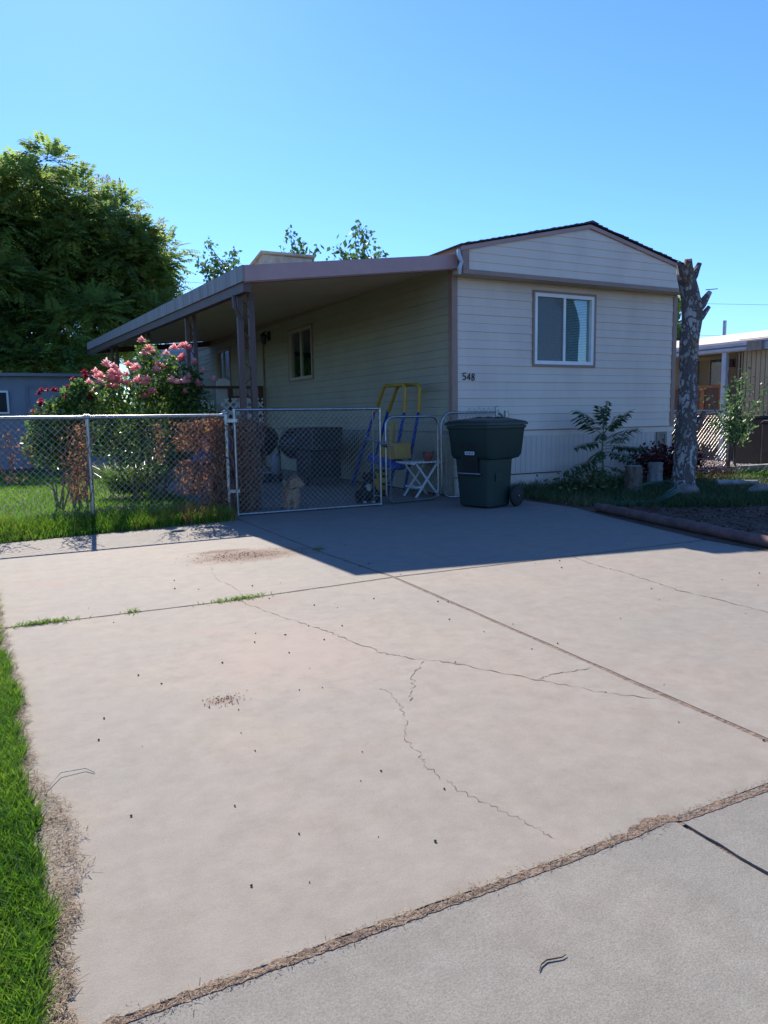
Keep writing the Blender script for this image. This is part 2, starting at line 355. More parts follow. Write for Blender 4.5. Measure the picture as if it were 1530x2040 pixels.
def blades(P, h, w, lean=.5, flat=False, mean=(0, 0)):
    """grass blades as two stacked faces: returns (2N,4,3)"""
    n = len(P); a = rng.random(n)*2*pi; side = np.stack([np.cos(a), np.sin(a), np.zeros(n)], 1)
    b = rng.random(n)*2*pi; ln = lean*(.3+rng.random(n))
    dr = np.stack([np.cos(b)*ln+mean[0], np.sin(b)*ln+mean[1], np.ones(n)], 1)
    h = np.broadcast_to(h, n)[:, None]; w = np.broadcast_to(w, n)[:, None]
    m = P+dr*h*.55; t = m+(dr*[1.9, 1.9, .8])*h*.45
    A = np.stack([P-side*w/2, P+side*w/2, m+side*w*.4, m-side*w*.4], 1)
    B = np.stack([m-side*w*.4, m+side*w*.4, t+side*w*.06, t-side*w*.06], 1)
    return np.concatenate([A, B])
def leaves(C, size, nrml=None, asp=.5):
    """rhombic leaves"""
    n = len(C); d = rdir(n); u = rdir(n)
    if nrml is not None: d = nrm(d*.8+nrml)
    s = nrm(np.cross(d, u)); size = np.broadcast_to(size, n)[:, None]
    return np.stack([C, C+d*size*.5+s*size*asp*.5, C+d*size, C+d*size*.5-s*size*asp*.5], 1)
def fronds(B, D, L, pairs=7, ll=.3, lw=.35, droop=.5, leafdroop=.35):
    """pinnate leaves: B base points, D directions, L lengths; returns (n*pairs*2,4,3)"""
    n = len(B); D = nrm(D); L = np.broadcast_to(L, n)[:, None]
    up = np.array([0, 0, 1.]); s = nrm(np.cross(D, up)+rng.normal(size=(n, 3))*.15)
    out = []
    for i in range(pairs):
        t = .18+.82*(i+1)/pairs
        p = B+D*L*t-np.array([0, 0, 1.])*L*droop*t*t*.6
        dd = nrm(D-up*droop*t)
        k = L*ll*(1-.45*abs(t-.55)*1.6)
        for sg in (-1, 1):
            d = nrm(s*sg+dd*.45-up*leafdroop*(.5+rng.random((n, 1)))+rng.normal(size=(n, 3))*.12)
            w = nrm(np.cross(d, np.cross(dd, s)))*k*lw
            out.append(np.stack([p, p+d*k*.4+w*.5, p+d*k, p+d*k*.4-w*.5], 1))
    return np.concatenate(out)

# ================================================================== SETTING
def sheet(name, poly, z, mat, thick=0, parent=None, sub=0):
    mb = MB()
    if thick: mb.prism([(x, y) for x, y in poly], 'z', z-thick, z)
    else: mb.add([(x, y, z) for x, y in poly], [tuple(range(len(poly)))])
    return mb.build(name, mat, parent, base=(0, 0, 0) if parent is None else None)
g = sheet('ground', [(-400, -400), (400, -400), (400, 600), (-400, 600)], -0.075, 'turf')
tag(g, kind='structure')
g = sheet('joint_dirt', [(-.02, 1.44), (12, 1.42), (6.6, 5), (6.9, 8.9), (6.05, 9.4), (6.05, 24), (2.5, 24), (2.5, 8.4), (-.02, 8.3)], -0.0025, 'dirt')
tag(g, kind='structure')

drive = bpy.data.objects.new('driveway', None); COL.objects.link(drive); ORG['driveway'] = (0, 0, 0); tag(drive, kind='structure')
def wob(p, q, n, a):
    """jagged edge from p to q"""
    out = []
    for i in range(n):
        t = i/n; out.append((p[0]+(q[0]-p[0])*t+random.uniform(-a, a), p[1]+(q[1]-p[1])*t+random.uniform(-a, a)))
    return out
def slab(pts, mat='drive', par=drive, z=0.0, n=22, a=.0035, name='slab'):
    poly = []
    for i, p in enumerate(pts): poly += wob(p, pts[(i+1) % len(pts)], n, a)
    mb = MB(); mb.prism(poly, 'z', z-.1, z); return mb.build(name, mat, par, bevel=0)
slab([(-.02, 1.497), (2.455, 1.475), (2.635, 4.9), (1.3, 4.835), (-.06, 4.885)])                       # near slab
slab([(-.06, 4.915), (1.3, 4.865), (2.635, 4.935), (2.585, 6.2), (2.60, 8.98), (1.5, 8.62), (-.1, 8.42)])         # mid left
slab([(2.485, 1.472), (5.9, 1.455), (5.9, 2.8), (5.93, 4.1), (5.98, 4.79), (4.4, 4.84), (2.665, 4.905)])             # near right
slab([(2.665, 4.94), (4.4, 4.87), (5.98, 4.825), (6.03, 5.0), (6.47, 6.55), (6.70, 7.3), (6.72, 8.55), (6.6, 9.3), (6.13, 9.36), (6.13, 9.42), (2.63, 9.42), (2.612, 6.2)])
slab([(2.63, 9.44), (6.12, 9.44), (6.12, 24), (2.6, 24)], n=6)                                     # carport floor
walk = bpy.data.objects.new('sidewalk', None); COL.objects.link(walk); ORG['sidewalk'] = (0, 0, 0); tag(walk, kind='structure')
slab([(-.6, .3), (1.725, .3), (1.735, 1.478), (.9, 1.482), (-.6, 1.488)], 'walk', walk, -.001)
slab([(1.742, .3), (9, .3), (9, 1.435), (1.752, 1.476)], 'walk', walk, -.001)
tag(sheet('joint_grit', [(-.6, .3), (9, .3), (9, 1.439), (-.6, 1.439)], -.010, 'dirt'), kind='structure')
tag(sheet('road', [(-60, -7), (60, -7), (60, .25), (-60, .25)], -.06, 'road'), kind='structure')

# cracks: thin dark ribbons of uneven width
def ribbon(mb, pts, w, z=.0015, jag=.012, sub=9):
    P = []
    for i in range(len(pts)-1):
        (x0, y0), (x1, y1) = pts[i], pts[i+1]; dd = Vector((x1-x0, y1-y0)).normalized()
        for k in range(sub): t = k/sub; j = random.uniform(-jag, jag); P.append((x0+(x1-x0)*t-dd.y*j, y0+(y1-y0)*t+dd.x*j))
    P.append(pts[-1]); L = []; Rr = []
    for i, p in enumerate(P):
        a = P[max(i-1, 0)]; b = P[min(i+1, len(P)-1)]; d = Vector((b[0]-a[0], b[1]-a[1])).normalized()
        ww = 1.15*w*random.choice((.2, .4, .6, .8, 1.3))*random.uniform(.5, 1)/2; L.append((p[0]-d.y*ww, p[1]+d.x*ww, z)); Rr.append((p[0]+d.y*ww, p[1]-d.x*ww, z))
    n = len(P); mb.add(L+Rr, [(i, i+1, n+i+1, n+i) for i in range(n-1)])
for pts, w in (([(1.41, 4.79), (1.47, 4.46), (1.57, 4.09), (1.63, 3.86), (1.67, 3.6), (1.72, 3.34), (1.81, 3.18), (1.95, 3.02), (2.07, 2.78), (2.18, 2.58), (2.3, 2.35), (2.45, 2.18)], .007),
               ([(2.17, 2.62), (2.29, 2.64), (2.4, 2.62), (2.49, 2.62)], .006),
               ([(1.48, 2.89), (1.48, 2.75), (1.45, 2.64), (1.39, 2.49), (1.32, 2.39), (1.3, 2.24), (1.27, 2.14), (1.27, 2.02), (1.28, 1.89), (1.32, 1.76), (1.35, 1.65), (1.36, 1.56)], .0035),
               ([(1.84, 3.1), (1.69, 2.96), (1.61, 2.82), (1.52, 2.69)], .005),
               ([(4.36, 4.85), (4.28, 4.58), (4.24, 4.2), (4.19, 3.85), (4.12, 3.52), (4.13, 3.2), (4.11, 2.83), (4.1, 2.3)], .011),
               ([(1.95, 6.35), (2.2, 6.33), (2.58, 6.2)], .006), ([(1.55, 6.1), (1.45, 5.6), (1.5, 5.2), (1.47, 4.93)], .004)):
    mb = MB(); ribbon(mb, pts, w); mb.build('crack', 'crack', drive)
# sandy dirt washed into the pavement joint
dj = [(-.02, 1.49), (.2, 1.485), (.5, 1.48), (.9, 1.475), (1.3, 1.47), (1.6, 1.475), (1.72, 1.485), (1.76, 1.465), (2.0, 1.46), (2.4, 1.455), (3, 1.45), (6, 1.44)]
mb = MB(); pts_ = [np.interp(np.linspace(-.02, 6, 420), [p[0] for p in dj], [p[1] for p in dj]), np.linspace(-.02, 6, 420)]
L_a = []; L_b = []
for k in range(420):
    w_ = .010+.005*math.sin(k*.31)*math.sin(k*.083)+.006*math.sin(k*1.3)+random.uniform(-.002, .002)+(.022*math.exp(-((pts_[1][k]-1.66)/.09)**2)); L_a.append((pts_[1][k], pts_[0][k]+w_, .0010)); L_b.append((pts_[1][k], pts_[0][k]-.016+random.uniform(-.003, .003), .0006))
mb.add(L_a+L_b, [(i, i+1, 420+i+1, 420+i) for i in range(419)]); mb.build('dirt_strip', 'dirt', walk)

# lawn and bed surfaces
lawnpts = [(-8, 8.35), (-.1, 8.35), (.7, 8.45), (1.5, 8.55), (2.55, 8.75), (2.6, 24), (-8, 40), (-40, 40), (-40, 8)]
tag(sheet('lawn', lawnpts, -.012, 'turf'), kind='structure')
tag(sheet('verge', [(-6, .3), (-.02, .3), (-.02, 1.5), (.03, 2.5), (.0, 4), (-.1, 8.34), (-6, 8.34)], -.014, 'dirt'), kind='structure')
bedpts = [(5.92, 4.1), (6.0, 4.9), (6.44, 6.6), (6.70, 7.4), (6.76, 9.38), (11.2, 9.38), (13.5, 9.6), (13.8, 8.4), (13.8, 1.7), (5.89, 1.6)]
tag(sheet('planting_bed', bedpts, .004, 'soil'), kind='structure')
tag(sheet('gravel_patch', [(12.75, 9.0), (40, 4), (40, 22), (12.4, 22), (12.4, 9.8)], .05, 'gravel'), kind='structure')
tag(sheet('neighbour_lawn', [(11.0, 9.4), (10.6, 8.2), (13, 6.6), (40, -4), (40, 4), (12.8, 9.0)], .03, 'turf'), kind='structure')

# ================================================================== MOBILE HOME
X0, X1, YF, YB = 6.10, 10.72, 9.40, 24.6
home = thing('mobile_home', (8.4, 16, 0), 'long cream mobile home with lap siding, taupe trim and dark shingled gable roof', 'mobile home')
def siding(mb, p0, u, L, nv, z0, z1, lap=.1228, holes=(), off=0):
    """laps with real relief; holes = list of (u0,u1,z0,z1)"""
    u = Vector(u); nv = Vector(nv); p0 = Vector(p0); k = 0; z = z0
    while z < z1-.01:
        zt = min(z+lap, z1); d = .015 if k % 2 == 0 else .008
        cuts = [0, L]
        for h in holes:
            if h[2] < zt-.001 and h[3] > z+.001: cuts += [h[0], h[1]]
        cuts = sorted(cuts)
        for a, b in zip(cuts[::2], cuts[1::2]):
            if b-a < .01: continue
            P = lambda t, dd, zz: p0+u*t+nv*dd+Vector((0, 0, zz))
            vs = [P(a, 0, z), P(b, 0, z), P(a, d, z+.003), P(b, d, z+.003), P(a, .002, zt), P(b, .002, zt), P(a, d*.95, z+.012), P(b, d*.95, z+.012)]
            mb.add(vs, [(0, 1, 3, 2), (2, 3, 7, 6), (6, 7, 5, 4)])
        for h in holes:
            for (za, zb) in ((max(z, h[3]), zt), (z, min(zt, h[2]))):
                if h[2] < zt-.001 and h[3] > z+.001 and zb-za > .002:
                    P = lambda t, dd, zz: p0+u*t+nv*dd+Vector((0, 0, zz))
                    mb.add([P(h[0], d, za), P(h[1], d, za), P(h[1], .004, zb), P(h[0], .004, zb)], [(0, 1, 2, 3)])
        z = zt; k += 1
FW = (7.60, 8.82, 2.0, 3.09)
mb = MB(); siding(mb, (X0+.07, YF, 0), (1, 0, 0), X1-X0-.14, (0, -1, 0), .98, 3.26, holes=[(FW[0]-X0-.07, FW[1]-X0-.07, FW[2], FW[3])])
mb.build('front_wall', 'siding', home)
SW1 = (14.75, 16.1, 2.06, 3.14); SW2 = (20.8, 22.1, 1.95, 3.2); DR = (17.9, 18.75, 1.02, 3.12)
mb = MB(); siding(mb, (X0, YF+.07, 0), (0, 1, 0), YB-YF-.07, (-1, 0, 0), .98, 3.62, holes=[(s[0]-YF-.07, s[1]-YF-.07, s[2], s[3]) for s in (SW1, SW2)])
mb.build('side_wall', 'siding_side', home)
# core that closes the house (dark inside behind windows)
mb = MB(); mb.box(X0+.14, X1-.14, YF+.35, YB+.02, .2, 3.3); mb.build('inner_core', 'dark', home)
mb = MB(); mb.box(X0+.02, X1-.02, YF+.1, YB+6, 3.26, 3.3); mb.box(X1-.05, X1, YF+.1, YB+6, 0, 3.3); mb.box(X0+.03, X1-.03, YB, YB+6, 0, 3.3); mb.build('rear_wall', 'siding', home)
# corner trims
mb = MB(); mb.box(X0-.022, X0+.075, YF-.022, YF+.0, .95, 3.24); mb.box(X0-.022, X0-.0, YF, YF+.075, .95, 3.34); mb.build('corner_trim', 'trim', home)
mb = MB(); mb.box(X1-.075, X1+.02, YF-.022, YF+.0, .95, 3.22); mb.box(X1, X1+.02, YF, YF+.075, .95, 3.22); mb.build('corner_trim', 'trim', home)
# gable box
GY = 9.10; pk = (8.43, 4.13)
gl, gr = 6.08, 10.74
mb = MB()
zz = 3.275; k = 0
while zz < 4.05:
    zt = min(zz+.1228, 4.08)
    sl_ = (pk[1]-3.60)/(pk[0]-gl)
    def ends(z):
        if z <= 3.58: return gl+.1, gr-.02
        return gl+.05+(z-3.55)/sl_, gr-.05-(z-3.55)/sl_
    a0, b0 = ends(zz); a1, b1 = ends(zt)
    if b1 > a1:
        mb.add([(a0, GY, zz), (b0, GY, zz), (a1, GY+.009, zt), (b1, GY+.009, zt), (a0, GY+.012, zz), (b0, GY+.012, zz)], [(0, 1, 3, 2), (4, 5, 1, 0)])
    zz = zt
mb.build('gable_wall', 'siding', home)
mb = MB(); mb.prism([(gl+.02, 3.24), (gl+.02, 3.6), (pk[0], 4.08), (gr-.02, 3.6), (gr-.02, 3.24)], 'y', GY+.014, YB+6); mb.build('roof_core', 'siding', home)
mb = MB(); mb.box(gl, gr, GY-.02, GY+.012, 3.215, 3.278); mb.build('band_trim', 'trim', home)
mb = MB(); mb.box(gl, gl+.1, GY-.018, GY+.012, 3.28, 3.60); mb.box(gl-.015, gl+.0, GY-.018, YB+6, 3.40, 3.60); mb.build('corner_trim', 'trim', home)
mb = MB(); mb.box(gl+.03, gr-.03, GY+.0, YF+.02, 3.222, 3.236); mb.build('soffit', 'panel', home)
for (xa, za, xb, zb) in ((gl-.03, 3.585, pk[0], pk[1]-.02), (pk[0], pk[1]-.02, gr+.03, 3.585)):
    mb = MB(); mb.add([(xa, GY-.03, za-.055), (xb, GY-.03, zb-.055), (xb, GY-.03, zb), (xa, GY-.03, za), (xa, GY+.0, za-.055), (xb, GY+.0, zb-.055), (xb, GY+.0, zb), (xa, GY+.0, za)],
        [(0, 1, 2, 3), (0, 4, 5, 1), (3, 2, 6, 7), (0, 3, 7, 4), (1, 5, 6, 2), (4, 7, 6, 5)]); mb.build('rake_trim', 'trimlt', home)
# shingled roof: rows of tabs with uneven edges
mb = MB()
for side in (0, 1):
    xe, xp = (gl-.07, pk[0]) if side == 0 else (gr+.07, pk[0])
    rows = 22
    for i in range(rows):
        t0, t1 = i/rows, (i+1.15)/rows; t1 = min(t1, 1.0)
        f = lambda t: (xe+(xp-xe)*t, 3.585+(pk[1]+.0-3.585)*t)
        (a, za), (b, zb) = f(t0), f(t1); y0 = GY-.065+random.uniform(-.015, .008)
        e = random.uniform(.004, .014)
        mb.add([(a, y0, za+.004), (b, y0, zb+.004), (b, YB+6, zb+.004), (a, YB+6, za+.004), (a, y0, za+e+.016), (b, y0, zb+.012), (b, YB+6, zb+.012), (a, YB+6, za+e+.016)],
               [(0, 3, 2, 1), (4, 5, 6, 7), (0, 1, 5, 4), (0, 4, 7, 3), (1, 2, 6, 5), (2, 3, 7, 6)])
mb.add([(pk[0]-.14, GY-.07, pk[1]-.005), (pk[0], GY-.07, pk[1]+.035), (pk[0]+.14, GY-.07, pk[1]-.005), (pk[0]-.14, YB+6, pk[1]-.005), (pk[0], YB+6, pk[1]+.035), (pk[0]+.14, YB+6, pk[1]-.005)], [(0, 1, 4, 3), (1, 2, 5, 4), (0, 2, 1), (3, 4, 5)])
mb.build('roof', 'shingle', home)
# crumpled white gutter end and downpipe by the left gable corner
mb = MB(); mb.tube([(6.02, 9.12, 3.53), (6.0, 9.07, 3.44), (6.035, 9.05, 3.36), (6.01, 9.07, 3.28), (6.02, 9.09, 3.20)], [.028, .034, .026, .03, .022], 6, jit=.25); mb.build('gutter_end', 'bluewhite', home)
# belly board + skirting
mb = MB(); mb.box(X0-.0, 7.34, YF-.02, YF, .885, .978); mb.box(7.345, X1+.02, YF-.024, YF, .885, .978); mb.build('belt_board', 'siding', home)
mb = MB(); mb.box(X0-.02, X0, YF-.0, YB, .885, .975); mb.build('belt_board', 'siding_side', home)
mb = MB(); mb.box(X0-.012, X1, YF-.034, YF-.02, .968, .98); mb.box(X0-.034, X0-.02, YF, YB, .968, .98); mb.build('belt_flashing', 'trim', home)
def ribs(mb, a, b, fixed, axis, z0, z1, out, pitch=.102):
    x = a
    while x < b-.001:
        e = min(x+pitch, b)
        for (s, t, d) in ((x, x+.008, .006), (x+.008, e, .012)):
            t = min(t, e)
            if t <= s: continue
            if axis == 'x': mb.box(s, t, fixed-d, fixed+.03, z0, z1)
            else: mb.box(fixed-d, fixed+.03, s, t, z0, z1)
        x = e
mb = MB(); ribs(mb, X0+.02, 8.12, YF-.01, 'x', .30, .884, 1); ribs(mb, 8.12, X1-.02, YF-.01, 'x', .02, .884, 1); mb.build('skirting', 'skirt', home)
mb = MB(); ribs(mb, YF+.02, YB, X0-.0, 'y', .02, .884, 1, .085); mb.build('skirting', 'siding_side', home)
mb = MB(); mb.box(X0+.02, 8.14, YF-.045, YF+.0, -.02, .285); mb.build('skirt_board', 'siding', home)
mb = MB(); mb.box(X0+.02, 8.15, YF-.06, YF+.0, .286, .299); mb.build('skirt_rail', 'rust', home)
mb = MB(); mb.box(10.30, 10.34, YF-.05, YF-.024, .62, .88); mb.box(10.5, 10.54, YF-.05, YF-.024, .62, .88); mb.box(10.34, 10.5, YF-.05, YF-.024, .84, .88); mb.box(10.34, 10.5, YF-.03, YF-.024, .62, .84); mb.build('access_hatch', 'block', home)

def window(parent, axis, a0, a1, z0, z1, plane, sgn, blinds=True, trimm='trim', split=.5, vert=False):
    """axis 'x' = front facing -Y, 'y' = side facing -X"""
    def B(mb, a, b, d0, d1, za, zb):
        if axis == 'x': mb.box(a, b, plane+d0, plane+d1, za, zb)
        else: mb.box(plane+d0, plane+d1, a, b, za, zb)
        return mb
    mb = MB(); t = .035
    B(mb, a0-t, a1+t, -.03, .0, z1-.0, z1+t); B(mb, a0-t, a1+t, -.03, .0, z0-t, z0); B(mb, a0-t, a0, -.03, .0, z0, z1); B(mb, a1, a1+t, -.03, .0, z0, z1)
    wf = mb.build('window', trimm, parent)
    mb = MB(); t = .055
    B(mb, a0, a1, -.022, .08, z1-t, z1); B(mb, a0, a1, -.022, .08, z0, z0+t); B(mb, a0, a0+t, -.022, .08, z0+t, z1-t); B(mb, a1-t, a1, -.022, .08, z0+t, z1-t)
    m = a0+(a1-a0)*split; B(mb, m-.022, m+.022, -.012, .06, z0+t, z1-t); mb.build('sash', 'white' if axis == 'x' else 'panel', wf)
    mb = MB(); B(mb, a0+t, m-.022, .014, .018, z0+t, z1-t); B(mb, m+.022, a1-t, .034, .038, z0+t, z1-t); mb.build('pane', 'glass', wf)
    if axis == 'x':
        mb = MB(); B(mb, a0+t, m-.022, .006, .008, z0+t, z1-t)
        e = mb.build('insect_screen', None, wf); ms, nt, bs = nodes_of('screen_mesh'); trn = nt.nodes.new('ShaderNodeBsdfTransparent')
        bs.inputs['Base Color'].default_value = (.16, .17, .18, 1); mx = nt.nodes.new('ShaderNodeMixShader'); mx.inputs[0].default_value = .45
        nt.links.new(trn.outputs[0], mx.inputs[1]); nt.links.new(bs.outputs[0], mx.inputs[2]); nt.links.new(mx.outputs[0], nt.nodes['Material Output'].inputs[0]); e.data.materials.append(ms)
    if blinds:
        mb = MB()
        if not vert:
            z = z0+.06
            while z < z1-.05:
                if axis == 'x': mb.add([(a0+.05, plane+.085, z), (a1-.05, plane+.085, z), (a1-.05, plane+.105, z+.022), (a0+.05, plane+.105, z+.022)], [(0, 1, 2, 3)])
                z += .0255
        else:
            y = a0+.06
            while y < a1-.05:
                mb.add([(plane+.1, y, z0+.05), (plane+.13, y+.06, z0+.05), (plane+.13, y+.06, z1-.05), (plane+.1, y, z1-.05)], [(0, 1, 2, 3)]); y += .075
        if not vert or True: mb.build('blind', 'blind' if not vert else 'greyplastic', wf)
    mb = MB(); B(mb, a0, a1, .18, .2, z0, z1); mb.build('dark_room', 'dark', wf)
    return wf
window(home, 'x', *FW, YF-.005, -1)
window(home, 'y', *SW1, X0-.005, -1, vert=True)
window(home, 'y', *SW2, X0-.005, -1, vert=True)
# door beyond the support post
mb = MB(); mb.box(X0-.03, X0-.016, DR[0], DR[1], DR[2], DR[3]); d = mb.build('door', 'siding_side', home, bevel=.006)
mb = MB(); mb.box(X0-.045, X0-.016, DR[0]-.05, DR[0], DR[2], DR[3]+.05); mb.box(X0-.045, X0-.016, DR[1], DR[1]+.05, DR[2], DR[3]+.05); mb.box(X0-.045, X0-.016, DR[0], DR[1], DR[3], DR[3]+.05); mb.build('door_frame', 'trim', d)
mb = MB(); mb.ball((X0-.07, DR[0]+.08, 2.0), .03); mb.build('handle', 'galv', d, smooth=True)
# house number 5 4 8
DIG = {'5': [[(1, 1), (.1, 1), (.05, .55), (.55, .62), (.95, .45), (.95, .18), (.5, 0), (.05, .1)]], '4': [[(.75, 0), (.75, 1), (.05, .3), (1, .3)]],
       '8': [[(.5, .53), (.12, .68), (.15, .92), (.5, 1), (.85, .92), (.88, .68), (.5, .53), (.05, .32), (.08, .08), (.5, 0), (.92, .08), (.95, .32), (.5, .53)]]}
for i, ch in enumerate('548'):
    mb = MB()
    for st in DIG[ch]:
        pts = [(6.265+i*.078+u*.052+v*.004, YF-.024, 1.745+v*.098-i*.003) for u, v in st]
        for a, b in zip(pts, pts[1:]): mb.bar(a, b, .008, .014, (0, 1, 0)) if False else mb.tube([a, b], .0075, 6)
    mb.build('house_number', 'ink', home)
# porch lantern
mb = MB(); mb.box(X0-.05, X0-.016, 17.35, 17.47, 3.08, 3.28); mb.tube([(X0-.03, 17.41, 3.2), (X0-.1, 17.41, 3.3), (X0-.16, 17.41, 3.25)], .012); mb.lathe([(.02, .2), (.075, .14), (.085, .12), (.06, .0), (.05, -.06), (.02, -.08)], (X0-.16, 17.41, 3.06), 8); mb.build('wall_lantern', 'black', home)
# far end wall seen past the carport: the stepped-out extension
mb = MB(); siding(mb, (4.95, YB+.0, 0), (1, 0, 0), X0-4.95, (0, -1, 0), .98, 3.6, lap=.2); ex = mb.build('extension_wall', 'siding_skylit', home)
mb = MB(); mb.box(4.96, X0+.05, YB+.02, YB+6, 0, 3.55); mb.build('extension_core', 'siding_skylit', home)
window(home, 'x', 5.30, 5.62, 2.35, 3.15, YB-.005, -1, blinds=False, trimm='greyplastic')

# evaporative cooler on the roof
cl = thing('roof_cooler', (6.45, 17.1, 3.65), 'cream slant-topped evaporative cooler sitting on the roof behind the carport cover', 'air cooler')
mb = MB(); mb.prism([(16.75, 3.78), (17.55, 3.78), (17.55, 4.78), (16.75, 4.93)], 'x', 5.75, 6.98); mb.build('cabinet', 'cooler', cl, bevel=.03)
mb = MB()
for k in range(7): mb.box(5.85, 6.88, 16.735, 16.752, 3.95+k*.11, 3.99+k*.11)
mb.build('louvre', 'trim', cl)
mb = MB(); mb.box(5.7, 7.03, 16.7, 17.6, 4.80, 4.83, rot=Matrix.Rotation(0, 3, 'X')); 
mb = MB(); mb.add([(5.7, 16.68, 4.94), (7.03, 16.68, 4.94), (7.03, 17.62, 4.77), (5.7, 17.62, 4.77), (5.7, 16.68, 4.99), (7.03, 16.68, 4.99), (7.03, 17.62, 4.82), (5.7, 17.62, 4.82)], [(0, 1, 2, 3), (4, 7, 6, 5), (0, 4, 5, 1), (1, 5, 6, 2), (2, 6, 7, 3), (3, 7, 4, 0)]); mb.build('lid', 'cooler', cl)
mb = MB(); mb.box(5.8, 6.9, 16.8, 17.5, 3.6, 3.78); mb.build('stand', 'galv', cl)

# ================================================================== CARPORT COVER
CY0, CY1 = 9.25, 22.85
def cover_z(x, y):       # underside height
    t = (y-CY0)/(CY1-CY0); xe = 2.93+(2.62-2.93)*t; zi = 3.36+(3.575-3.36)*t; zo = 2.97+(3.28-2.97)*t
    s = (x-xe)/(X0-xe); return zo+(zi-zo)*s
cov = thing('carport_cover', (4.5, 16, 0), 'sloping ribbed metal carport cover with mauve front fascia on the left side of the home', 'carport')
mb = MB(); n = int((CY1-CY0)/.034); vs = []; fs = []
for i in range(n+1):
    y = CY0+.01+(CY1-CY0-.02)*i/n; t = (y-CY0)/(CY1-CY0); xe = 2.95+(2.64-2.95)*t
    b = (0, .0, .055, .055)[i % 4]
    for x in (xe, X0-.005): vs.append((x, y, cover_z(x, y)+b))
for i in range(n): fs.append((2*i, 2*i+1, 2*i+3, 2*i+2))
vs += [(x, y, z+.05) for (x, y, z) in vs]; m_ = 2*(n+1)
for i in range(n): fs.append((m_+2*i, m_+2*i+2, m_+2*i+3, m_+2*i+1))
mb.add(vs, fs); mb.build('roof_panel', 'panel', cov)
def strip(p, q, h0, h1, th, nv):
    """vertical board: p,q bottom points, heights"""
    p, q, nv = Vector(p), Vector(q), Vector(nv)*th
    z = Vector((0, 0, 1)); return MB().add([p, q, q+z*h1, p+z*h0, p+nv, q+nv, q+nv+z*h1, p+nv+z*h0], [(0, 1, 2, 3), (4, 7, 6, 5), (0, 4, 5, 1), (3, 2, 6, 7), (0, 3, 7, 4), (1, 5, 6, 2)])
strip((2.93, 9.22, 2.915), (6.075, 9.22, 3.305), .195, .195, .03, (0, 1, 0)).build('front_fascia', 'trimlt', cov)
strip((2.90, 9.22, 2.915), (2.59, 22.88, 3.225), .195, .19, .028, (1, 0, 0)).build('side_fascia', 'fascia_old', cov)
strip((2.935, 9.255, 2.905), (6.07, 9.255, 3.295), .02, .02, .12, (0, 1, 0)).build('front_channel', 'trimlt', cov)
strip((2.6, 22.8, 3.1), (6.08, 22.8, 3.42), .15, .15, .08, (0, 1, 0)).build('end_beam', 'brownpost', cov)
mb = MB(); mb.add([(2.93, 9.3, 2.80), (3.03, 9.3, 2.80), (3.03, 9.3, 2.93), (2.93, 9.3, 2.93), (2.64, 22.8, 3.10), (2.74, 22.8, 3.10), (2.74, 22.8, 3.23), (2.64, 22.8, 3.23)], [(0, 1, 2, 3), (4, 7, 6, 5), (0, 4, 5, 1), (1, 5, 6, 2), (2, 6, 7, 3), (3, 7, 4, 0)])
mb.build('edge_beam', 'brownpost', cov)
def post(y, w=.15):
    t = (y-CY0)/(CY1-CY0); x = 3.10+(-.31)*t; zt = 2.85+.29*t
    mb = MB()
    for (dx, dy) in ((-w/2, 0), (w/2, .0)):
        mb.box(x+dx-w*.24, x+dx+w*.24, y-.035, y+.035, 0, zt)
    p = mb.build('support_post', 'brownpost', cov)
    mb = MB(); z = .25
    k = 0
    while z < zt-.15:    # scrollwork between the two uprights
        pts = [(x+(-1 if k % 2 else 1)*(w/2-.03)*math.cos(a*pi/7), y, z+.12*a/7*1.2) for a in range(8)]
        mb.tube(pts, .008, 5); z += .2; k += 1
    mb.build('scrollwork', 'rust', p); return p
p1 = post(9.75, .155)
mb = MB(); mb.tube([(3.0, 9.73, 2.88), (2.93, 9.72, 2.80), (2.94, 9.72, 2.66), (3.0, 9.73, 2.55), (3.06, 9.74, 2.48)], .03, 6); mb.build('bracket', 'brownpost', p1)
for y in (12.5, 16.0, 19.7): post(y, .12)
#PART3
# ================================================================== FENCES AND GATES
def chainlink(mb, p0, u, L, z0, z1, d=.072, r=.002, inset=0, rnd=None):
    """woven diagonals clipped to a rectangle (optionally with rounded corners)"""
    u = Vector(u).normalized(); p0 = Vector(p0); nv = Vector((-u.y, u.x, 0)); H = z1-z0
    for fam in (1, -1):
        c = -H if fam == 1 else 0
        c = math.floor(c/d)*d
        while c < L+(0 if fam == 1 else H):
            # line: s = c + fam*t, t in 0..H
            a, b = 0, H
            if fam == 1: a = max(a, -c); b = min(b, L-c)
            else: a = max(a, c-L); b = min(b, c)
            if b-a > .01:
                P = lambda t: p0+u*(c+fam*t)+nv*(.003*fam)+Vector((0, 0, z0+t))
                mb.tube([P(a), P(b)], r, 4)
            c += d
    return mb
GF = 9.15
fn = thing('chain_link_fence', (1.0, GF, 0), 'galvanised chain link fence with a round top rail along the front lawn', 'fence')
mb = MB(); mb.tube([(-3.5, GF, 1.275), (2.55, GF, 1.265)], .021, 10); mb.build('top_rail', 'galv', fn, smooth=True)
for x in (-2.1, .985):
    mb = MB(); mb.tube([(x, GF, -.02), (x, GF, 1.25)], .024, 10); mb.tube([(x-.03, GF, 1.272), (x+.03, GF, 1.272)], .029, 10); mb.build('line_post', 'galv', fn, smooth=True)
mb = MB(); mb.tube([(2.59, GF, -.02), (2.59, GF, 1.29)], .033, 12); mb.ball((2.59, GF, 1.30), .038, 12, 8); mb.tube([(2.52, GF, 1.262), (2.60, GF, 1.268)], .027, 10)
for z in (.3, .62, .95, 1.22): mb.tube([(2.59, GF, z-.012), (2.59, GF, z+.012)], .039, 12)
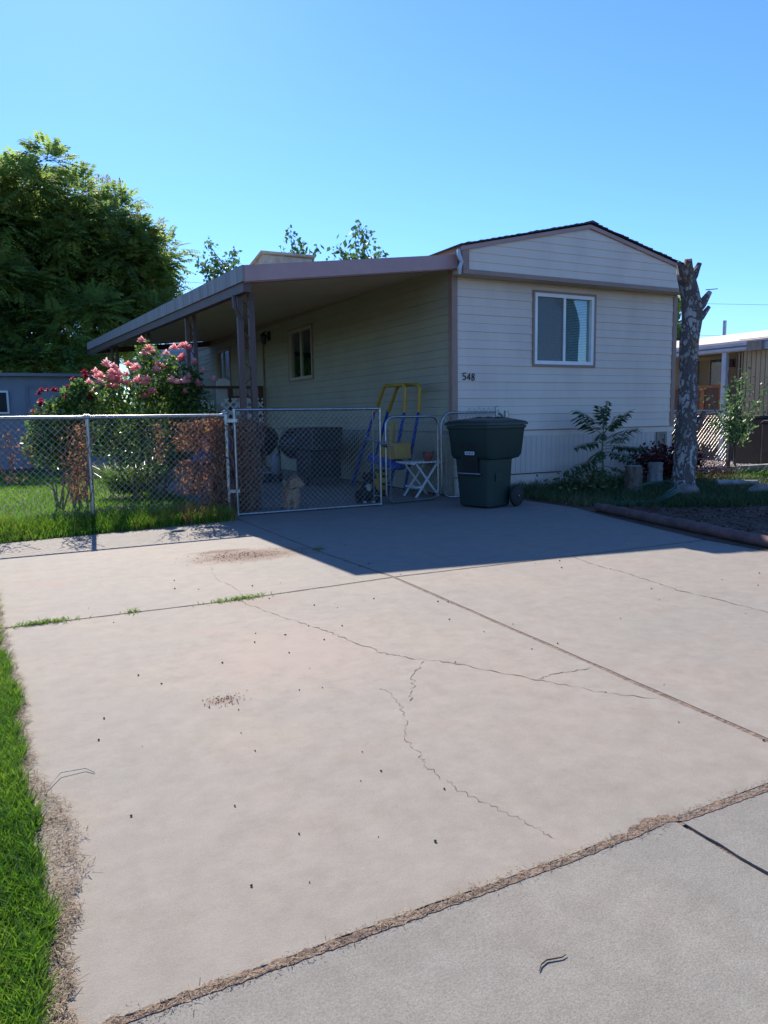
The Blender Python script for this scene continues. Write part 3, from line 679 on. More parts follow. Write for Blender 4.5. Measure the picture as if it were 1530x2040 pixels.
mb.build('end_post', 'galv', fn, smooth=True)
mb = MB(); chainlink(mb, (-1.2, GF-.02, 0), (1, 0, 0), 3.75, .03, 1.27); mb.build('wire_mesh', 'wire', fn)

def tubeframe(x0, y0, x1, y1, z0, z1, r, rad, nm='frame'):
    """closed rounded rectangle of pipe"""
    p = Vector((x0, y0, 0)); q = Vector((x1, y1, 0)); u = (q-p).normalized(); L = (q-p).length; pts = []
    for cx_, cz, a0 in ((L-rad, z1-rad, 0), (rad, z1-rad, 90), (rad, z0+rad, 180), (L-rad, z0+rad, 270)):
        for k in range(7):
            a = R_(a0+k*15); pts.append(p+u*(cx_+rad*math.cos(a))+Vector((0, 0, cz+rad*math.sin(a))))
    pts.append(pts[0]); return pts
gt = thing('chain_link_gate', (2.70, GF, 0), 'wide square-cornered chain link gate with a tan dog behind it', 'gate')
mb = MB()
gx0, gy0, gx1, gy1 = 2.70, GF, 4.715, GF-.06
u = Vector((gx1-gx0, gy1-gy0, 0)).normalized()
for a, b in (((gx0, gy0, .0), (gx0, gy0, 1.345)), ((gx0, gy0, 1.335), (gx1, gy1, 1.33)), ((gx1, gy1, 1.34), (gx1, gy1, .01)), ((gx0, gy0, .02), (gx1, gy1, .02))): mb.tube([a, b], .0195, 10)
mb.build('frame', 'galv', gt, smooth=True)
for f_ in (.33, .66, .9):
    for zq in (1.334, .02): x = gx0+(gx1-gx0)*f_; mb = MB(); mb.tube([(x-.008, gy0-.03*f_*2, zq), (x+.008, gy0-.03*f_*2, zq)], .025, 10); mb.build('band', 'wire', gt)
mb = MB(); chainlink(mb, (gx0, gy0-.015, 0), (u.x, u.y, 0), 1.98, .03, 1.31); mb.build('wire_mesh', 'wire', gt)
mb = MB(); mb.tube([(4.61, GF-.055, .03), (4.61, GF-.055, 1.3)], .005, 5); mb.tube([(4.61, GF-.055, .14), (4.71, GF-.06, .14)], .006, 5); mb.tube([(4.66, GF-.06, 1.26), (4.70, GF-.07, 1.24), (4.69, GF-.08, 1.19)], .008, 5); mb.build('tension_bar', 'galv', gt)
for z in (.32, 1.2):
    mb = MB(); mb.box(2.57, 2.73, GF-.03, GF+.03, z-.02, z+.02); mb.build('hinge', 'galv', gt)
g2 = thing('chain_link_gate', (4.77, GF, 0), 'narrow round-cornered chain link gate in front of the white folding table', 'gate')
mb = MB(); mb.tube(tubeframe(4.80, GF-.06, 5.72, GF+.06, .03, 1.215, .018, .13), .0175, 10); mb.build('frame', 'galv', g2, smooth=True)
mb = MB(); chainlink(mb, (4.84, GF-.065, 0), (.99, .13, 0), .84, .06, 1.19); mb.tube([(4.87, GF-.06, .08), (4.87, GF-.06, 1.19)], .004, 5); mb.build('wire_mesh', 'wire', g2)
for z in (.28, .5): 
    mb = MB(); mb.tube([(4.79, GF-.06, z), (4.88, GF-.06, z+.005)], .008, 5); mb.build('tension_band', 'galv', g2)
g3 = thing('chain_link_gate', (5.75, GF, 0), 'round-cornered chain link gate half hidden behind the green trash bin', 'gate')
mb = MB(); mb.tube(tubeframe(5.665, GF-.12, 6.86, GF+.0, .05, 1.26, .018, .17), .0175, 10); mb.build('frame', 'galv', g3, smooth=True)
mb = MB(); chainlink(mb, (5.71, GF-.125, 0), (.995, .1, 0), 1.1, .08, 1.23, r=.0028); mb.tube([(5.74, GF-.12, .1), (5.74, GF-.12, 1.2)], .005, 5)
x = 6.12
for k in range(7):   # loose twisted wire ends sticking up over the rail
    mb.tube([(x, GF-.09, 1.25), (x+.045, GF-.09, 1.25+random.uniform(.04, .1)), (x+.09, GF-.09, 1.25)], .0032, 4); x += .085
mb.build('wire_mesh', 'wire', g3)
mb = MB(); mb.tube([(5.68, GF-.12, .98), (5.80, GF-.14, .96), (5.83, GF-.14, 1.04), (5.84, GF-.13, 1.12)], .008, 5); mb.build('latch', 'galv', g3)
for (x, y, zt, lb) in ((6.70, GF-.02, 1.33, 'short steel post with a cap rising behind the green trash bin'), (6.93, GF+.05, 1.285, 'open-topped steel post right of the capped post behind the bin')):
    mb = MB()
    if zt > 1.3: mb.tube([(x, y, 0), (x, y, zt-.07)], .018, 10); mb.tube([(x, y, zt-.09), (x, y, zt)], .026, 10); mb.ball((x, y, zt), .026, 10, 6)
    else: mb.tube([(x, y, 0), (x, y, zt)], .035, 14)
    tag(mb.build('fence_post', 'galv', smooth=True), lb, 'fence post')
# twisted tie wires that hold the two gates shut
mb = MB()
mb.tube([(4.46, 9.05, .965), (4.52, 9.05, .93), (4.60, 9.03, .90), (4.72, 9.04, .885), (4.82, 9.06, .875)], .007, 5)
mb.tube([(4.45, 9.05, .93), (4.50, 9.04, .915), (4.56, 9.04, .90)], .006, 5)
mb.tube([(4.70, 9.05, .84), (4.80, 9.05, .825), (4.92, 9.04, .82)], .006, 5)
mb.tube([(4.68, 9.06, .86), (4.78, 9.03, .85), (4.82, 9.08, .80), (4.72, 9.06, .83)], .012, 5)
tag(mb.build('tie_wire', 'galv'), 'twisted wire tying the wide gate to the narrow gate', 'wire')

# ================================================================== TRASH BIN
bn = thing('trash_bin', (5.95, 8.2, 0), 'dark green wheeled trash bin with flat lid standing on the driveway by the wall corner', 'trash bin')
th = R_(16); BU = Vector((math.cos(th), math.sin(th), 0)); BV = Vector((-math.sin(th), math.cos(th), 0)); BO = Vector((5.68, 7.90, 0))
def bp(u, v, z): return BO+BU*u+BV*v+Vector((0, 0, z))
def bloft(mb, secs, rad=.06, seg=5, cap=True):
    """secs: (z, u0,u1,v0,v1)"""
    rings = []
    for (z, u0, u1, v0, v1, *rr) in secs:
        rd = rr[0] if rr else rad; ring = []
        for (cu, cv, a0) in ((u1-rd, v1-rd, 0), (u0+rd, v1-rd, 90), (u0+rd, v0+rd, 180), (u1-rd, v0+rd, 270)):
            for k in range(seg+1):
                a = R_(a0+90*k/seg); ring.append(bp(cu+rd*math.cos(a), cv+rd*math.sin(a), z))
        rings.append(ring)
    n = len(rings[0]); vs = [p for r in rings for p in r]; fs = []
    for i in range(len(rings)-1):
        for k in range(n): fs.append((i*n+k, i*n+(k+1) % n, (i+1)*n+(k+1) % n, (i+1)*n+k))
    if cap: fs += [tuple(range(n))[::-1], tuple((len(rings)-1)*n+k for k in range(n))]
    return mb.add(vs, fs)
mb = MB()
bloft(mb, [(.015, .02, .46, .02, .50, .05), (.03, .0, .47, .0, .52), (.35, -.015, .475, -.02, .545), (.64, -.03, .48, -.035, .57), (.655, -.05, .60, -.055, .60), (.70, -.07, .655, -.065, .62, .07), (1.02, -.095, .69, -.085, .65, .07), (1.045, -.10, .70, -.09, .655, .07), (1.05, -.115, .715, -.1, .665, .07), (1.085, -.115, .715, -.1, .665, .07)])
mb.build('body', 'bin', bn, smooth=True)
mb = MB(); bloft(mb, [(1.09, -.14, .735, -.12, .69, .08), (1.115, -.14, .735, -.12, .69, .08), (1.135, -.12, .715, -.10, .67, .08), (1.165, .0, .62, .0, .56, .1), (1.18, .1, .5, .1, .46, .1)]); lid = mb.build('lid', 'lid', bn, smooth=True)
mb = MB(); mb.tube([bp(.74, .0, 1.10), bp(.80, .05, 1.085), bp(.80, .5, 1.085), bp(.74, .55, 1.10)], .018, 8); mb.build('handle', 'lid', bn, smooth=True)
mb = MB()
for v in (.1, .26, .42): mb.tube([bp(-.02, v, 1.148), bp(.3, v, 1.19), bp(.62, v, 1.16)], .012, 6)
mb.build('rib', 'lid', lid, smooth=True)
# recess, bar and label on the front face (faces -U)
mb = MB(); mb.add([bp(-.035, .14, .42), bp(-.035, .42, .42), bp(-.085, .42, .86), bp(-.085, .14, .86), bp(-.0, .16, .44), bp(-.0, .40, .44), bp(-.06, .40, .84), bp(-.06, .16, .84)], [(0, 1, 5, 4), (1, 2, 6, 5), (2, 3, 7, 6), (3, 0, 4, 7), (0, 1, 2, 3)]); mb.build('recess', 'black', bn)
mb = MB(); mb.tube([bp(-.052, .10, .455), bp(-.052, .47, .455)], .0125, 8); mb.build('lift_bar', 'galv', bn, smooth=True)
mb = MB(); mb.add([bp(-.09, .17, .705), bp(-.09, .33, .705), bp(-.094, .33, .75), bp(-.094, .17, .75)], [(0, 1, 2, 3)])
lb_ = mb.build('label', 'sticker', bn)
mb = MB()
for k in range(5): mb.bar(bp(-.096, .195+k*.026, .716), bp(-.097, .195+k*.026, .738), .01, .002)
mb.build('print', 'ink', lb_)
mb = MB()
mb.box(-.005, .005, -.04, .04, .0, .09); mb = MB()
mb.add([bp(.10, -.035, .36), bp(.22, -.035, .36), bp(.22, -.038, .46), bp(.10, -.038, .46), bp(.10, -.02, .36), bp(.22, -.02, .36), bp(.22, -.03, .46), bp(.10, -.03, .46)], [(0, 1, 2, 3), (0, 4, 5, 1), (2, 6, 7, 3), (0, 3, 7, 4), (1, 5, 6, 2)]); mb.build('side_plate', 'lid', bn)
for v in (-.075, .56):
    mb = MB(); rotm = Matrix.Rotation(th, 3, 'Z')
    mb.lathe([(.02, -.03), (.11, -.03), (.135, -.024), (.145, -.01), (.145, .01), (.135, .024), (.11, .03), (.02, .03)], bp(.50, v, .145), 24, 'y', rotm); w = mb.build('wheel', 'rubber', bn, smooth=True)
    mb = MB(); mb.lathe([(.03, -.036), (.03, .036)], bp(.50, v, .145), 12, 'y', rotm); mb.lathe([(.085, -.0315), (.09, .0315)], bp(.50, v, .145), 16, 'y', rotm); mb.build('hub', 'black', w)
    mb = MB(); mb.ball(bp(.50, v-.037, .145), .013); mb.build('cap', 'galv', w)
mb = MB(); mb.tube([bp(.50, -.05, .145), bp(.50, .55, .145)], .012); mb.build('axle', 'galv', bn)

# ================================================================== TOYS, TABLE, GRILLS BEHIND THE GATES
sw = thing('swing_frame', (5.7, 10.6, 0), 'blue and yellow toddler swing frame folded against the carport wall', 'swing')
A = [(5.62, 10.66, 1.68), (5.80, 10.60, 1.70)]; B_ = [(5.60, 9.86, 1.64), (5.78, 9.80, 1.68)]
for i in range(2):
    mb = MB(); x = A[i][0]; yoff = (.0, -.12)[i]
    mb.tube([(x, 10.98+yoff, 1.30), (x, 10.70+yoff, 1.66), (x, 10.62+yoff, 1.71), (x, 10.04+yoff, 1.70), (x, 9.97+yoff, 1.64), (x, 10.01+yoff, 1.28)], .028, 8); mb.build('top_bar', 'yellow', sw, smooth=True)
    mb = MB(); mb.tube([(x, 11.0+yoff, 1.32), (x-.02, 11.9+yoff*2, .03)], .024, 8); mb.build('leg', 'blue', sw, smooth=True)
    mb = MB(); mb.tube([(x, 10.01+yoff, 1.30), (x-.05, 10.45+yoff*1.5, .05)], .024, 8); mb.build('leg', 'blue', sw, smooth=True)
mb = MB(); mb.tube([(5.55, 10.5, 1.66), (5.5, 10.62, .95)], .006, 5); mb.build('rope', 'yellow', sw)
mb = MB(); mb.prism([(10.86, .50), (10.84, .63), (10.1, .58), (9.95, .44), (10.05, .40), (10.5, .47)], 'x', 5.38, 5.62); mb.build('tray', 'blue', sw, bevel=.02)
mb = MB(); mb.tube([(5.45, 10.06, 1.14), (5.45, 10.16, .72)], .036, 8); mb.prism([(10.55, .58), (10.44, .78), (10.30, .83), (9.95, .82), (9.9, .58), (10.1, .56)], 'x', 5.40, 5.68); mb.build('seat', 'yellow', sw, bevel=.03)

tb = thing('folding_table', (5.9, 9.75, 0), 'small white slatted folding table with crossed legs behind the narrow gate', 'table')
mb = MB()
TY = 9.62
for k in range(6): mb.box(5.48, 6.08, TY+k*.075, TY+k*.075+.065, .52, .54)
mb.box(5.52, 5.57, TY, TY+.44, .50, .52); mb.box(5.99, 6.04, TY, TY+.44, .50, .52); mb.build('table_top', 'white', tb)
for y in (TY+.04, TY+.40):
    mb = MB(); mb.bar((5.60, y, .0), (5.98, y, .51), .028, .02, (0, 1, 0)); mb.build('leg', 'white', tb)
    mb = MB(); mb.bar((6.02, y+.022, .0), (5.62, y+.022, .51), .028, .02, (0, 1, 0)); mb.build('leg', 'white', tb)
mb = MB(); mb.box(5.62, 5.72, TY+.04, TY+.40, .14, .165); mb.build('stretcher', 'white', tb)
pt = thing('clay_pot', (5.86, 9.72, .54), 'small red glazed bowl standing on the white folding table', 'bowl')
mb = MB(); mb.lathe([(.045, 0), (.055, .01), (.08, .06), (.085, .11), (.075, .13), (.065, .13), (.07, .1), (.05, .03)], (5.86, 9.72, .54), 20); mb.build('body', 'terra', pt, smooth=True)
mb = MB(); mb.tube([(5.78, 9.71, .64), (5.755, 9.70, .685), (5.80, 9.69, .675)], .01, 6); mb.build('handle', 'terra', pt, smooth=True)
mb = MB(); mb.tube([(5.93, 9.71, .64), (5.955, 9.70, .68), (5.91, 9.69, .675)], .01, 6); mb.build('handle', 'terra', pt, smooth=True)

# yellow ride-on toy behind the dog
ty = thing('ride_on_toy', (5.2, 10.2, 0), 'yellow toy wheel partly hidden behind the black dog', 'toy')
mb = MB(); mb.lathe([(.05, -.06), (.17, -.06), (.2, -.03), (.2, .03), (.17, .06), (.05, .06)], (5.28, 10.25, .2), 20, 'x'); mb.build('rim', 'yellow', ty, smooth=True)
for k in range(10): a = k*pi/5; mb = MB(); mb.box(5.21, 5.35, 10.25+.195*math.cos(a)-.02, 10.25+.195*math.cos(a)+.02, .2+.195*math.sin(a)-.02, .2+.195*math.sin(a)+.02); mb.build('tread', 'black', ty)

# gas grill
gr_ = thing('gas_grill', (5.4, 12.9, 0), 'black gas grill with wire racks standing against the carport wall', 'grill')
mb = MB(); mb.box(5.0, 5.6, 12.35, 13.05, .15, .62); mb.box(5.0, 5.6, 13.05, 14.1, .62, .70); mb.build('cabinet', 'black', gr_, bevel=.01)
mb = MB(); mb.prism([(12.28, .64), (12.28, 1.05), (13.15, 1.05), (13.15, .64)], 'x', 5.02, 5.62); mb.build('shelf_panel', 'black', gr_, bevel=.02)
mb = MB(); mb.lathe([(.30, -.45), (.31, -.4), (.31, .4), (.30, .45)], (5.35, 13.65, .72), 20, 'y'); mb.build('hood', 'black', gr_, smooth=True)
mb = MB()
for z in (.92, .985, 1.04): mb.tube([(5.02, 13.2, z), (5.02, 13.95, z)], .007, 5)
mb.build('rack', 'galv', gr_)
for (x, y) in ((5.03, 12.4), (5.03, 14.05), (5.55, 12.4), (5.55, 14.05)):
    mb = MB(); mb.box(x-.02, x+.02, y-.02, y+.02, .05, .64); mb.build('leg', 'black', gr_)
for y in (12.5, 13.9):
    mb = MB(); mb.lathe([(.03, -.02), (.09, -.02), (.09, .02), (.03, .02)], (4.98, y, .09), 16, 'x'); w = mb.build('wheel', 'black', gr_, smooth=True)
# kettle grill
kg = thing('kettle_grill', (4.9, 14.9, 0), 'black domed kettle grill to the left of the gas grill', 'grill')
mb = MB(); mb.lathe([(.05, .42), (.22, .5), (.33, .66), (.36, .78)], (4.95, 14.9, 0), 24); mb.build('bowl', 'black', kg, smooth=True)
mb = MB(); mb.lathe([(.37, .78), (.355, .88), (.28, 1.0), (.15, 1.07), (.02, 1.09)], (4.95, 14.9, 0), 24); l_ = mb.build('lid', 'black', kg, smooth=True)
mb = MB(); mb.tube([(4.9, 14.85, 1.08), (4.92, 14.87, 1.13), (4.98, 14.93, 1.13), (5, 14.95, 1.08)], .012); mb.build('handle', 'black', l_)
for a in (0, 2.1, 4.2):
    mb = MB(); mb.tube([(4.95+.18*math.cos(a), 14.9+.18*math.sin(a), .5), (4.95+.33*math.cos(a), 14.9+.33*math.sin(a), 0)], .014); mb.build('leg', 'galv', kg)
# clutter by the grills
ck = thing('gas_can', (4.35, 13.9, 0), 'dark red fuel can on the carport floor left of the grills', 'fuel can')
mb = MB(); mb.prism([(-.16, 0), (.16, 0), (.17, .24), (.1, .33), (-.1, .33), (-.17, .24)], 'y', -.1, .1); mb.v = [(x+4.35, y+13.9, z+.2) for x, y, z in mb.v]; mb.build('body', 'red', ck, bevel=.02)
mb = MB(); mb.tube([(4.30, 13.9, .52), (4.30, 13.9, .58), (4.42, 13.9, .58), (4.42, 13.9, .52)], .012); mb.build('handle', 'black', ck)
st = thing('tote_box', (4.45, 14.0, 0), 'low grey storage tote under the dark red fuel can', 'storage box')
mb = MB(); mb.box(4.12, 4.72, 13.7, 14.15, 0, .18); mb.build('tub', 'black', st, bevel=.02)
mb = MB(); mb.box(4.09, 4.75, 13.67, 14.18, .18, .20); mb.build('lid', 'greyplastic', st, bevel=.006)
jb = thing('milk_jug', (4.9, 13.6, 0), 'pale grey plastic jug on the floor in front of the kettle grill', 'jug')
mb = MB(); mb.lathe([(.09, 0), (.1, .02), (.1, .28), (.06, .36), (.03, .39)], (4.85, 13.75, .15), 16); mb.build('body', 'shedtrim', jb, smooth=True)
mb = MB(); mb.lathe([(.12, 0), (.12, .15)], (4.85, 13.75, 0), 16); mb.build('base', 'black', jb)
# blue tarp bundle and lawn chair frames left of the carport post
mb = MB()
for k in range(9): mb.ball((2.95+random.uniform(-.15, .2), 11.3+random.uniform(-.2, .2), .35+k*.07), (random.uniform(.14, .26), .2, random.uniform(.1, .2)), 10, 7)
tag(mb.build('tarp_bundle', 'tarp', smooth=True), 'crumpled blue tarp bundle behind the dead vines', 'tarp')

# ================================================================== DECK
dk = thing('porch_deck', (5.3, 20, 0), 'raised brown wooden porch with white lattice at the far end of the carport', 'porch')
mb = MB(); mb.box(4.42, X0-.05, 18.0, 22.8, .92, 1.0); mb.build('floor', 'wood', dk)
for (x, y) in ((4.45, 18.02), (5.25, 18.02), (6.02, 18.02), (4.45, 20.4), (4.45, 22.7)):
    mb = MB(); mb.box(x-.05, x+.05, y-.05, y+.05, 0, 2.0); mb.build('post', 'wood', dk)
mb = MB(); mb.box(4.4, X0-.04, 17.95, 18.07, 1.96, 2.02); mb.box(4.4, 4.5, 18.07, 22.8, 1.96, 2.02); mb.build('handrail', 'wood', dk)
mb = MB()
y = 18.15
while y < 22.7: mb.box(4.43, 4.46, y, y+.07, .95, 1.96); y += .105
mb.build('picket_panel', 'wood', dk)
def lattice(mb, x0, x1, y, z0, z1, d, w):
    H = z1-z0; L = x1-x0
    for fam in (1, -1):
        c = -H if fam == 1 else 0
        while c < L+(0 if fam == 1 else H):
            a, b = (max(0, -c), min(H, L-c)) if fam == 1 else (max(0, c-L), min(H, c))
            if b-a > .02: mb.bar((x0+c+fam*a, y-.006*fam, z0+a), (x0+c+fam*b, y-.006*fam, z0+b), .012, w, (0, 1, 0)) if False else mb.bar((x0+c+fam*a, y-.006*fam, z0+a), (x0+c+fam*b, y-.006*fam, z0+b), w, .01, (0, 1, 0))
            c += d
mb = MB(); lattice(mb, 4.98, 6.04, 17.93, .85, 1.72, .19, .045); mb.build('lattice', 'white', dk)
sg = thing('safety_gate', (4.6, 17.85, 0), 'white expanding accordion gate left of the porch lattice', 'safety gate')
mb = MB(); lattice(mb, 4.42, 4.80, 17.86, 1.0, 1.68, .075, .02); mb.build('slats', 'white', sg)
mb = MB(); mb.box(4.40, 4.42, 17.85, 17.88, 0, 1.7); mb.build('post', 'wood', sg)
ch = thing('plastic_chair', (5.1, 18.7, 1.0), 'white plastic chair on the porch behind the railing', 'chair')
mb = MB(); mb.box(4.98, 5.4, 18.4, 18.85, 1.42, 1.45); mb.build('seat', 'white', ch, bevel=.01)
mb = MB(); mb.prism([(4.99, 1.45), (5.39, 1.45), (5.36, 2.15), (5.28, 2.22), (5.10, 2.22), (5.02, 2.15)], 'y', 18.38, 18.41); mb.build('backrest', 'white', ch, bevel=.01)
for (x, y) in ((5.0, 18.42), (5.37, 18.42), (5.0, 18.82), (5.37, 18.82)):
    mb = MB(); mb.box(x-.018, x+.018, y-.018, y+.018, 1.0, 1.42); mb.build('leg', 'white', ch)
tc_ = thing('toy_crate', (5.6, 18.6, 1.0), 'white crate with a red lid on the porch beside the chair', 'crate')
mb = MB(); mb.box(5.5, 5.85, 18.4, 18.8, 1.0, 1.75); mb.build('tub', 'white', tc_, bevel=.01)
mb = MB(); mb.box(5.48, 5.87, 18.38, 18.82, 1.75, 1.79); mb.build('lid', 'red', tc_, bevel=.008)

# ================================================================== DOGS (each body one remeshed surface)
def fused(name, blobs, mat, parent, vox=.014, sm=6):
    mb = MB()
    for bl in blobs:
        if len(bl) == 2: mb.ball(bl[0], bl[1], 14, 10)
        else:   # capsule p,q,r0,r1
            p, q, r0, r1 = bl; n = 7
            for i in range(n): t = i/(n-1); mb.ball(Vector(p).lerp(Vector(q), t), r0+(r1-r0)*t, 12, 8)
    me = bpy.data.meshes.new(name); me.from_pydata(mb.v, [], mb.f); me.update()
    o = link(name, me, mat, parent, True)
    md = o.modifiers.new('r', 'REMESH'); md.mode = 'VOXEL'; md.voxel_size = vox; md.use_smooth_shade = True
    md = o.modifiers.new('s', 'SMOOTH'); md.iterations = sm; md.factor = .6
    return o
def fur(name, blobs, mat, parent, n, ln, down=.8, zmin=.02):
    """short strands rooted on the body ellipsoids"""
    C = []; Nn = []
    tot = sum((max(b[1]) if len(b) == 2 and not isinstance(b[1], float) else b[-2] if len(b) == 4 else b[1])**2 for b in blobs)
    for b in blobs:
        if len(b) == 2: c, r = np.array(b[0]), np.array(b[1] if not isinstance(b[1], float) else (b[1],)*3); k = int(n*max(r)**2/tot)+4; d = rdir(k); C.append(c+d*r*.93); Nn.append(d)
        else:
            k = int(n*b[2]**2/tot*2)+6; t = rng.random((k, 1)); d = rdir(k); rr = b[2]+(b[3]-b[2])*t; C.append(np.array(b[0])*(1-t)+np.array(b[1])*t+d*rr*.93); Nn.append(d)
    C = np.concatenate(C); Nn = np.concatenate(Nn); ok = C[:, 2] > zmin; C = C[ok]; Nn = Nn[ok]; k = len(C)
    d = nrm(Nn*.55+rng.normal(size=(k, 3))*.3+np.array([0, 0, -down])); s = nrm(np.cross(d, Nn+.01))*.0035; L = ln*(.5+rng.random((k, 1)))
    tip = C+d*L; tip[:, 2] = np.maximum(tip[:, 2], .006)
    mid = C+Nn*L*.25+d*L*.5; mid[:, 2] = np.maximum(mid[:, 2], .006)
    Q = np.concatenate([np.stack([C-s, C+s, mid+s*.8, mid-s*.8], 1), np.stack([mid-s*.8, mid+s*.8, tip+s*.2, tip-s*.2], 1)])
    return quads(name, Q, mat, parent)
d1 = thing('dog', (3.50, 9.36, 0), 'shaggy tan dog with a dark collar standing behind the wide gate and looking right', 'dog')
dx, dy = 3.50, 9.34
ax = Vector((.30, .95, 0)).normalized()            # chest faces the camera, rump away
def D(a, b, z):  # a: to the right (seen from camera), b: backwards
    r = Vector((ax.y, -ax.x, 0)); return tuple(Vector((dx, dy, 0))+r*a+ax*b+Vector((0, 0, z)))
body = [(D(0, .06, .235), (.088, .10, .105)), (D(0, .2, .24), (.095, .13, .10)), (D(-.01, .34, .225), (.09, .10, .10)),
        (D(.0, .03, .28), D(.035, -.02, .375), .062, .058), (D(.045, -.03, .395), (.066, .066, .060)), (D(.07, -.05, .385), D(.128, -.075, .368), .042, .026),
        (D(-.048, .03, .2), D(-.05, .0, .03), .042, .026), (D(.045, .03, .2), D(.048, -.005, .03), .042, .026), (D(-.052, -.02, .018), (.028, .036, .018)), (D(.05, -.025, .018), (.028, .036, .018)),
        (D(-.06, .34, .2), D(-.065, .36, .12), .055, .034), (D(-.065, .36, .12), D(-.065, .34, .02), .03, .022), (D(.055, .34, .2), D(.06, .36, .12), .055, .034), (D(.06, .36, .12), D(.06, .34, .02), .03, .022),
        (D(-.03, .42, .28), D(-.08, .5, .36), .022, .014)]
fused('body', body, 'furtan', d1)
fur('coat', body, 'furtan', d1, 5200, .038)
ear = [(D(.0, -.015, .43), D(-.03, -.02, .345), .022, .026)]
fused('ear', ear, 'furbrown', d1, .008, 3); fur('ear_fur', ear, 'furbrown', d1, 260, .03, 1)
cap = [(D(.03, -.03, .435), (.045, .05, .022))]
fur('head_fur', cap, 'furbrown', d1, 200, .03, .5)
mb = MB(); mb.ball(D(.155, -.085, .372), (.013, .013, .011), 8, 6); mb.build('nose', 'black', d1, smooth=True)
mb = MB(); mb.ball(D(.088, -.098, .405), .009, 8, 6); mb.build('eye', 'black', d1, smooth=True)
mb = MB(); mb.tube([D(.10, -.092, .352), D(.125, -.092, .345), D(.145, -.085, .350)], .005, 5); mb.build('mouth', 'black', d1)
mb = MB(); pts = [D(.022+.075*math.cos(a), .01+.075*math.sin(a), .318+.016*math.cos(a)-.03*math.sin(-a)) for a in [k*2*pi/18 for k in range(19)]]; mb.tube(pts, .009, 6); cb = mb.build('collar', 'black', d1, smooth=True)
mb = MB(); mb.lathe([(.014, -.002), (.014, .002)], D(.035, -.085, .262), 12, 'y'); mb.build('tag', 'galv', cb)

d2 = thing('dog', (4.72, 9.45, 0), 'black dog with white chest and paws sitting behind the right end of the wide gate', 'dog')
dx, dy = 4.70, 9.44; ax = Vector((.35, .94, 0)).normalized()
body = [(D(0, .02, .21), (.10, .10, .14)), (D(.01, .14, .16), (.12, .13, .13)), (D(.02, .22, .11), (.13, .12, .10)), (D(0, .0, .28), D(.01, -.02, .36), .075, .062),
        (D(.015, -.03, .385), (.068, .070, .062)), (D(.02, -.07, .375), D(.03, -.13, .36), .04, .027),
        (D(-.055, .0, .2), D(-.06, -.03, .03), .042, .028), (D(.055, .0, .2), D(.06, -.03, .03), .042, .028),
        (D(-.12, .14, .1), (.05, .1, .08)), (D(.14, .14, .1), (.05, .1, .08)), (D(-.13, .05, .03), (.035, .06, .028)), (D(.15, .05, .03), (.035, .06, .028)), (D(.05, .3, .05), D(.22, .34, .03), .03, .015)]
fused('body', body, 'furblack', d2); fur('coat', body, 'furblack', d2, 2600, .03)
w_ = [(D(.0, -.08, .25), (.022, .022, .035))]; fur('chest_patch', w_, 'furwhite', d2, 220, .035)
for a in (-.06, .06):
    pw = [(D(a, -.055, .022), (.03, .04, .02))]; fused('paw', pw, 'furwhite', d2, .008, 3)
for a in (-.055, .075):
    e = [(D(a, -.01, .43), D(a*1.35, .0, .36), .02, .024)]; fused('ear', e, 'furblack', d2, .008, 3)
mb = MB(); mb.ball(D(.03, -.155, .366), .013, 8, 6); mb.build('nose', 'rubber', d2, smooth=True)
for a in (-.012, .048): mb = MB(); mb.ball(D(a, -.09, .405), .008, 8, 6); mb.build('eye', 'rubber', d2, smooth=True)

# ================================================================== GRASS AND GROUND COVER
def inpoly(P, poly):
    x, y = P[:, 0], P[:, 1]; c = np.zeros(len(P), bool); j = len(poly)-1
    for i in range(len(poly)):
        xi, yi = poly[i]; xj, yj = poly[j]
        c ^= ((yi > y) != (yj > y)) & (x < (xj-xi)*(y-yi)/(yj-yi+1e-12)+xi); j = i
    return c
def scatter(poly, n, z=0.):
    xs = [p[0] for p in poly]; ys = [p[1] for p in poly]; out = []
    P = np.stack([rng.uniform(min(xs), max(xs), n*3), rng.uniform(min(ys), max(ys), n*3)], 1)
    P = P[inpoly(P, poly)][:n]; return np.column_stack([P, np.full(len(P), z)])
def vnoise(P, s, seed=0):
    r = np.random.default_rng(seed); k = r.normal(size=(6, 2))*s; ph = r.random(6)*6.28
    return sum(np.sin(P[:, 0]*k[i, 0]+P[:, 1]*k[i, 1]+ph[i]) for i in range(6))/6
def edge_x(y): return np.interp(y, [1, 1.6, 2.0, 2.5, 3.0, 3.6, 4.6, 8], [.0, .02, .045, .03, .01, .025, -.04, -.10])+.012*np.sin(y*11)+.008*np.sin(y*23.7+1)
def straw_x(y): return np.interp(y, [1, 1.5, 1.7, 1.85, 2.05, 2.27, 2.5, 2.75, 3.0, 3.7, 4.9, 8], [.05, .06, .07, .09, .135, .15, .12, .05, .045, .045, -.01, -.08])
# left verge: green turf
n = 60000; P = np.column_stack([-.95*rng.random(n)**1.5, 1.1+7.2*rng.random(n)**1.7, np.zeros(n)])
P[:, 0] += edge_x(P[:, 1])-.012+.02*rng.random(n)**3
keep = vnoise(P, 7, 3)+rng.random(n)*.7 > -.25; P = P[keep]; n = len(P)
sc = .7+.5*rng.random(n)
G_ = blades(P, .055*sc, .0045, .55)
t = np.clip(.45+.35*vnoise(P, 4, 5)+rng.normal(size=n)*.22, 0, 1); 
tag(quads('verge_grass', G_, 'grass', tints=np.tile(t, 2), base=(0, 0, 0)), 'bright green grass growing along the left edge of the driveway', 'grass', kind='stuff')
